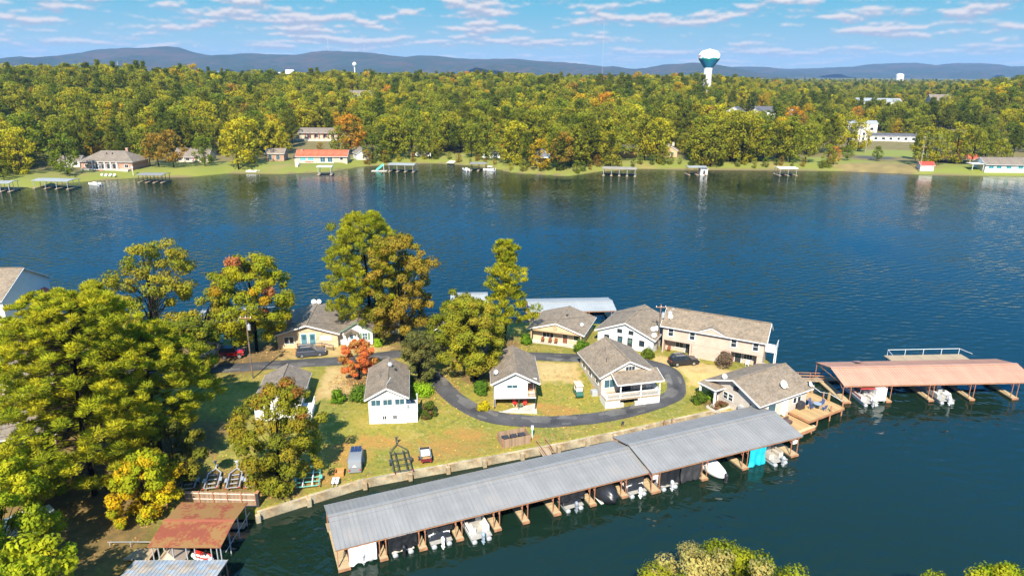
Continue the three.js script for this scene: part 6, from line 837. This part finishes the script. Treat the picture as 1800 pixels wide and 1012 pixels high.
// ---------------------------------------------------------------- far trees
const forest = [];
{
  const rng = rngOf(4242), free = (x, z, pad) => { for (const k of KEEP) if (Math.hypot(x - k[0], z - k[1]) < k[2] + pad) return false; return true; };
  const pick = (x, z) => { const n = noise(x * .012, z * .012), a = x / -z, r = rng(); const pine = r < .2 + .5 * clamp(n * 1.6 + (a > .05 && a < .36 && z < -520 ? .25 : 0)); return pine; };
  const hue = (x, z) => { const n = noise(x * .02 + 50, z * .02) + .35 * noise(x * .07, z * .07); const r = rng() + n * .35; return r > 1.1 ? 7 : r > 1.03 ? 8 : r > .94 ? 6 : r > .78 ? 5 : r > .46 ? 4 : r > .32 ? 0 : r > .22 ? 9 : r > .1 ? 1 : r > .0 ? 3 : 2; };
  for (let z = -300; z > -2700;) {
    const d = -z, st = d < 620 ? 8.6 : d < 1000 ? 10 : lerp(12, 20, (d - 1000) / 1700), half = d * .86 + 30;
    for (let x = -half; x < half; x += st) {
      const px = x + (rng() - .5) * st * .95, pz = z + (rng() - .5) * st * .95, ds = shoreZ(px) - pz, open = noise(px * .018 + 7, pz * .018);
      const lawn = px < -82 && px > -240 ? 52 : px > 165 ? 26 : 5; if (ds < lawn + (lawn > 9 ? 14 : 5) * open || !free(px, pz, 2)) continue;
      let fld = false; for (const f of FIELDS) if (Math.hypot((px - f[0]) / f[2], (pz - f[1]) / f[3]) < .95) fld = true; if (fld) continue;
      if (ds > 60 && open > .3 && rng() < .75) continue;
      if (px > 150 && ds < 130 && rng() < .6) continue;
      const y = farY(px, pz); if (y < .8) continue;
      const pine = pick(px, pz), s = (.6 + .62 * Math.pow(rng(), 1.2)) * (d > 700 ? .86 : 1) * (px > 200 && d < 900 ? .82 : 1);
      forest.push({ x: px, y: y - .2, z: pz, p: pine ? 5 + Math.floor(rng() * 2) : Math.floor(rng() * 5), c: pine ? Math.floor(rng() * 3) : hue(px, pz), s, sy: s * (.9 + .25 * rng()), r: rng() * 6.28 });
    }
    z -= st;
  }
  // trees along the bank, placed one by one: x, z, shape, hue, scale
  const bank = [[-207, -318, 1, 3, .78], [-186, -352, 4, 1, .8], [-178, -345, 4, 8, .72], [-170, -344, 2, 8, .75], [-158, -352, 1, 3, .62], [-140, -350, 0, 5, 1.0], [-138, -362, 3, 5, .95], [-148, -384, 2, 0, .7], [-78, -384, 2, 2, .62], [-80, -378, 3, 8, .4], [-66, -392, 0, 0, .95], [-58, -398, 1, 1, .9], [-48, -396, 2, 0, .85], [-44, -402, 3, 5, .55], [-24, -396, 0, 1, .8], [-15, -388, 1, 1, .95], [-4, -380, 2, 0, .9], [2, -366, 3, 5, .9], [11, -362, 1, 3, .35], [24, -360, 0, 1, .85], [30, -358, 4, 0, .9], [37, -366, 1, 4, .85], [44, -378, 2, 8, .42], [41, -371, 3, 8, .38], [52, -382, 0, 0, .95], [60, -386, 4, 1, .8], [74, -388, 1, 4, 1.02], [80, -384, 2, 5, .95], [82, -378, 3, 1, .5], [86, -392, 4, 8, .4], [104, -384, 0, 0, 1.0], [112, -382, 1, 4, 1.05], [121, -384, 2, 0, 1.0], [131, -384, 3, 4, 1.05], [140, -386, 0, 1, .9], [147, -384, 4, 4, .95], [155, -386, 1, 9, .92], [163, -384, 2, 0, .85], [171, -374, 3, 9, .6], [176, -378, 1, 7, .5], [190, -392, 2, 3, .42], [207, -392, 0, 2, .42], [222, -372, 1, 4, .85], [229, -374, 2, 0, .8], [246, -384, 3, 4, .9], [253, -380, 4, 0, .85], [199, -430, 2, 5, .95], [210, -436, 3, 4, .9], [219, -440, 1, 5, .85], [-228, -318, 3, 5, .85], [-236, -306, 2, 4, .8], [-246, -326, 1, 5, .95], [-217, -326, 0, 3, .5], [-226, -303, 4, 1, .45], [-112, -402, 3, 8, .35], [-104, -405, 1, 3, .35], [-139, -402, 0, 5, .8], [-146, -420, 2, 6, .85], [270, -384, 0, 0, .7], [284, -352, 6, 2, .25]];
  for (let i = 0; i < 44; i++) { const x = lerp(-78, 168, (i + rng()) / 44), ds = 3 + 6 * rng(); bank.push([x, shoreZ(x) - ds, [1, 3][i % 2], [1, 3, 8, 0, 2, 5][Math.floor(rng() * 6)], .14 + .2 * rng()]); }
  for (const [x, z, p, c, s] of bank) { const k = s > .6 ? 1.2 : 1; forest.push({ x, y: farY(x, z) - .2, z, p, c, s: s * k, sy: s * k, r: x * 1.7, bank: 1 }); }
}
{
  // the nearest trees in view stand as single trees, the rest as one wood
  const inView = t => Math.abs(t.x) < -t.z * .80 + 12; const cand = forest.filter(inView).sort((a, b) => (a.bank ? 0 : 1) - (b.bank ? 0 : 1) || Math.hypot(a.x, a.z) - Math.hypot(b.x, b.z));
  const own = new Set(cand.slice(0, 296));
  const protoMesh = PROTO.map(p => { const w = p.wood.clone(); boxUV(w); return { crown: p.crown, wood: w }; });
  const LM = [[-198, -342, 'brick ranch house'], [-171, -371, 'grey roofed ranch house'], [-129, -377, 'brown brick house'], [-102, -373, 'orange roofed bungalow'], [-84, -387, 'small white gabled house'], [-131, -474, 'hillside porch house'], [92, -409, 'tan chimney house'], [16, -378, 'blue walled house'], [66, -402, 'brown wooden house'], [-33, -396, 'concrete boat ramp'], [-219, -288, 'left edge far dock'], [-166, -316, 'slate roofed dock'], [-93, -342, 'white boat shelter'], [-57, -356, 'far dock with the slide'], [-18, -362, 'canopied far dock'], [54, -347, 'brown roofed far dock'], [94, -352, 'red decked boathouse'], [140, -352, 'small white far dock'], [218, -364, 'red roofed shed'], [272, -496, 'low white motel'], [262, -364, 'right edge bungalow'], [254, -398, 'inlet boathouse']];
  const ORD = ['', 'second nearest', 'third nearest', 'fourth nearest', 'fifth nearest', 'sixth nearest', 'seventh nearest', 'eighth nearest', 'ninth nearest', 'tenth nearest', 'eleventh nearest', 'twelfth nearest', 'thirteenth nearest', 'fourteenth nearest', 'fifteenth nearest', 'sixteenth nearest', 'seventeenth nearest', 'eighteenth nearest', 'nineteenth nearest', 'twentieth nearest'];
  const byKey = {};
  for (const t of own) {
    const pine = t.p > 4, word = pine ? ['deep green', 'green', 'olive'][t.c % 3] : FARCOL[t.c][0], kind = pine ? 'pine' : 'broadleaf', size = t.s > .85 ? 'tall' : t.s > .6 ? 'middling' : 'small';
    let L = LM[0], bd = 1e9; for (const q of LM) { const e = Math.hypot(t.x - q[0], t.z - q[1]); if (e < bd) { bd = e; L = q; } }
    const dx = t.x - L[0], dz = t.z - L[1], dir = Math.abs(dx) > Math.abs(dz) * .8 ? (dx < 0 ? 'left of' : 'right of') : dz < 0 ? 'behind' : 'in front of';
    t.base = `${size} ${word} ${kind} tree`; t.where = `${dir} the ${L[2]}`; t.bd = bd; t.kindName = `${kind} trees of the far shore`; (byKey[t.base + t.where] ??= []).push(t);
  }
  for (const l of Object.values(byKey)) l.sort((a, b) => a.bd - b.bd).forEach((t, i) => { t.label = l.length === 1 ? `${t.base} ${t.where}` : i === 0 ? `${t.base} ${t.where}, nearest to it` : `${t.base} ${t.where}, ${ORD[i] || 'farthest'} to it`; });
  for (const t of own) {
    const pine = t.p > 4;
    const g = thing(pine ? 'pine_tree' : 'broadleaf_tree', t.label, 'tree', [t.x, t.y, t.z], t.r, t.kindName);
    g.scale.set(t.s, t.sy, t.s); const c = new THREE.Mesh(protoMesh[t.p].crown, pine ? pineMats[t.c % 3] : farMats[t.c]); c.name = 'crown'; const w = new THREE.Mesh(protoMesh[t.p].wood, farTrunk); w.name = 'trunk'; g.add(w, c);
  }
  const wood = new THREE.Group(); wood.name = 'forest'; wood.userData.kind = 'stuff'; wood.userData.label = 'mixed autumn forest covering the far hills to the mountains'; wood.userData.category = 'forest'; scene.add(wood);
  const white = leafMat.clone(); white.color = C(1, 1, 1); const mtx = new THREE.Matrix4(), qq = new THREE.Quaternion(), cc = new THREE.Color(), rg = rngOf(77);
  PROTO.forEach((p, k) => {
    const list = forest.filter(t => t.p === k && !own.has(t)); const a = new THREE.InstancedMesh(p.crown, white, list.length), b = new THREE.InstancedMesh(protoMesh[k].wood, farTrunk, list.length); a.name = 'crowns'; b.name = 'trunks';
    list.forEach((t, i) => { mtx.compose(V(t.x, t.y, t.z), qq.setFromAxisAngle(UPV, t.r), V(t.s, t.sy, t.s)); a.setMatrixAt(i, mtx); b.setMatrixAt(i, mtx); const v = .85 + .3 * rg(); if (k > 4) cc.setRGB(...[[.13, .17, .014], [.16, .19, .015], [.2, .215, .016]][t.c % 3].map(q => q * v)); else { const f = FARCOL[t.c]; cc.setRGB(f[1] * v, f[2] * v, f[3] * v); } a.setColorAt(i, cc); });
    wood.add(a, b);
  });
}
{  // fallen leaves on the lawns
  const n = 9000, q = new THREE.PlaneGeometry(.16, .11).rotateX(-Math.PI / 2), o = new THREE.InstancedMesh(q, new THREE.MeshStandardMaterial({ roughness: .9, side: THREE.DoubleSide }), n), rg = rngOf(55), m4 = new THREE.Matrix4(), qq = new THREE.Quaternion(), c = new THREE.Color(); o.name = 'fallen_leaves'; o.userData.kind = 'stuff'; o.userData.label = 'fallen brown and yellow leaves scattered over the lawns';
  const src = [[-28, -74, 9], [-24, -98, 4], [-6, -98, 8], [-9, -107, 6], [-46, -108, 10], [-20, -112, 7], [-14, -96, 5], [-10, -82, 16], [10, -93, 9], [-45, -66, 12], [-2, -113, 6]];
  for (let i = 0; i < n; i++) { let x, z, y; do { const s = src[Math.floor(rg() * src.length)], r = s[2] * Math.sqrt(rg()) * 1.2, a = rg() * 6.28; x = s[0] + Math.cos(a) * r; z = s[1] + Math.sin(a) * r; y = landY(x, z); } while (y < 1.2); m4.compose(V(x, y + .03, z), qq.setFromEuler(E3.set((rg() - .5) * .8, rg() * 6.28, (rg() - .5) * .8)), V(1, 1, 1).multiplyScalar(.7 + rg())); o.setMatrixAt(i, m4); const t = rg(); c.setRGB(...(t < .4 ? [.3, .13, .05] : t < .75 ? [.42, .26, .05] : [.2, .1, .05])); o.setColorAt(i, c); }
  scene.add(o);
}
scene.fog = new THREE.FogExp2(new THREE.Color(0.32, 0.58, 1.0), 0.00006);
scene.traverse(o => { if (o.isMesh) { o.castShadow = true; o.receiveShadow = true; } });
renderer.render(scene, camera);
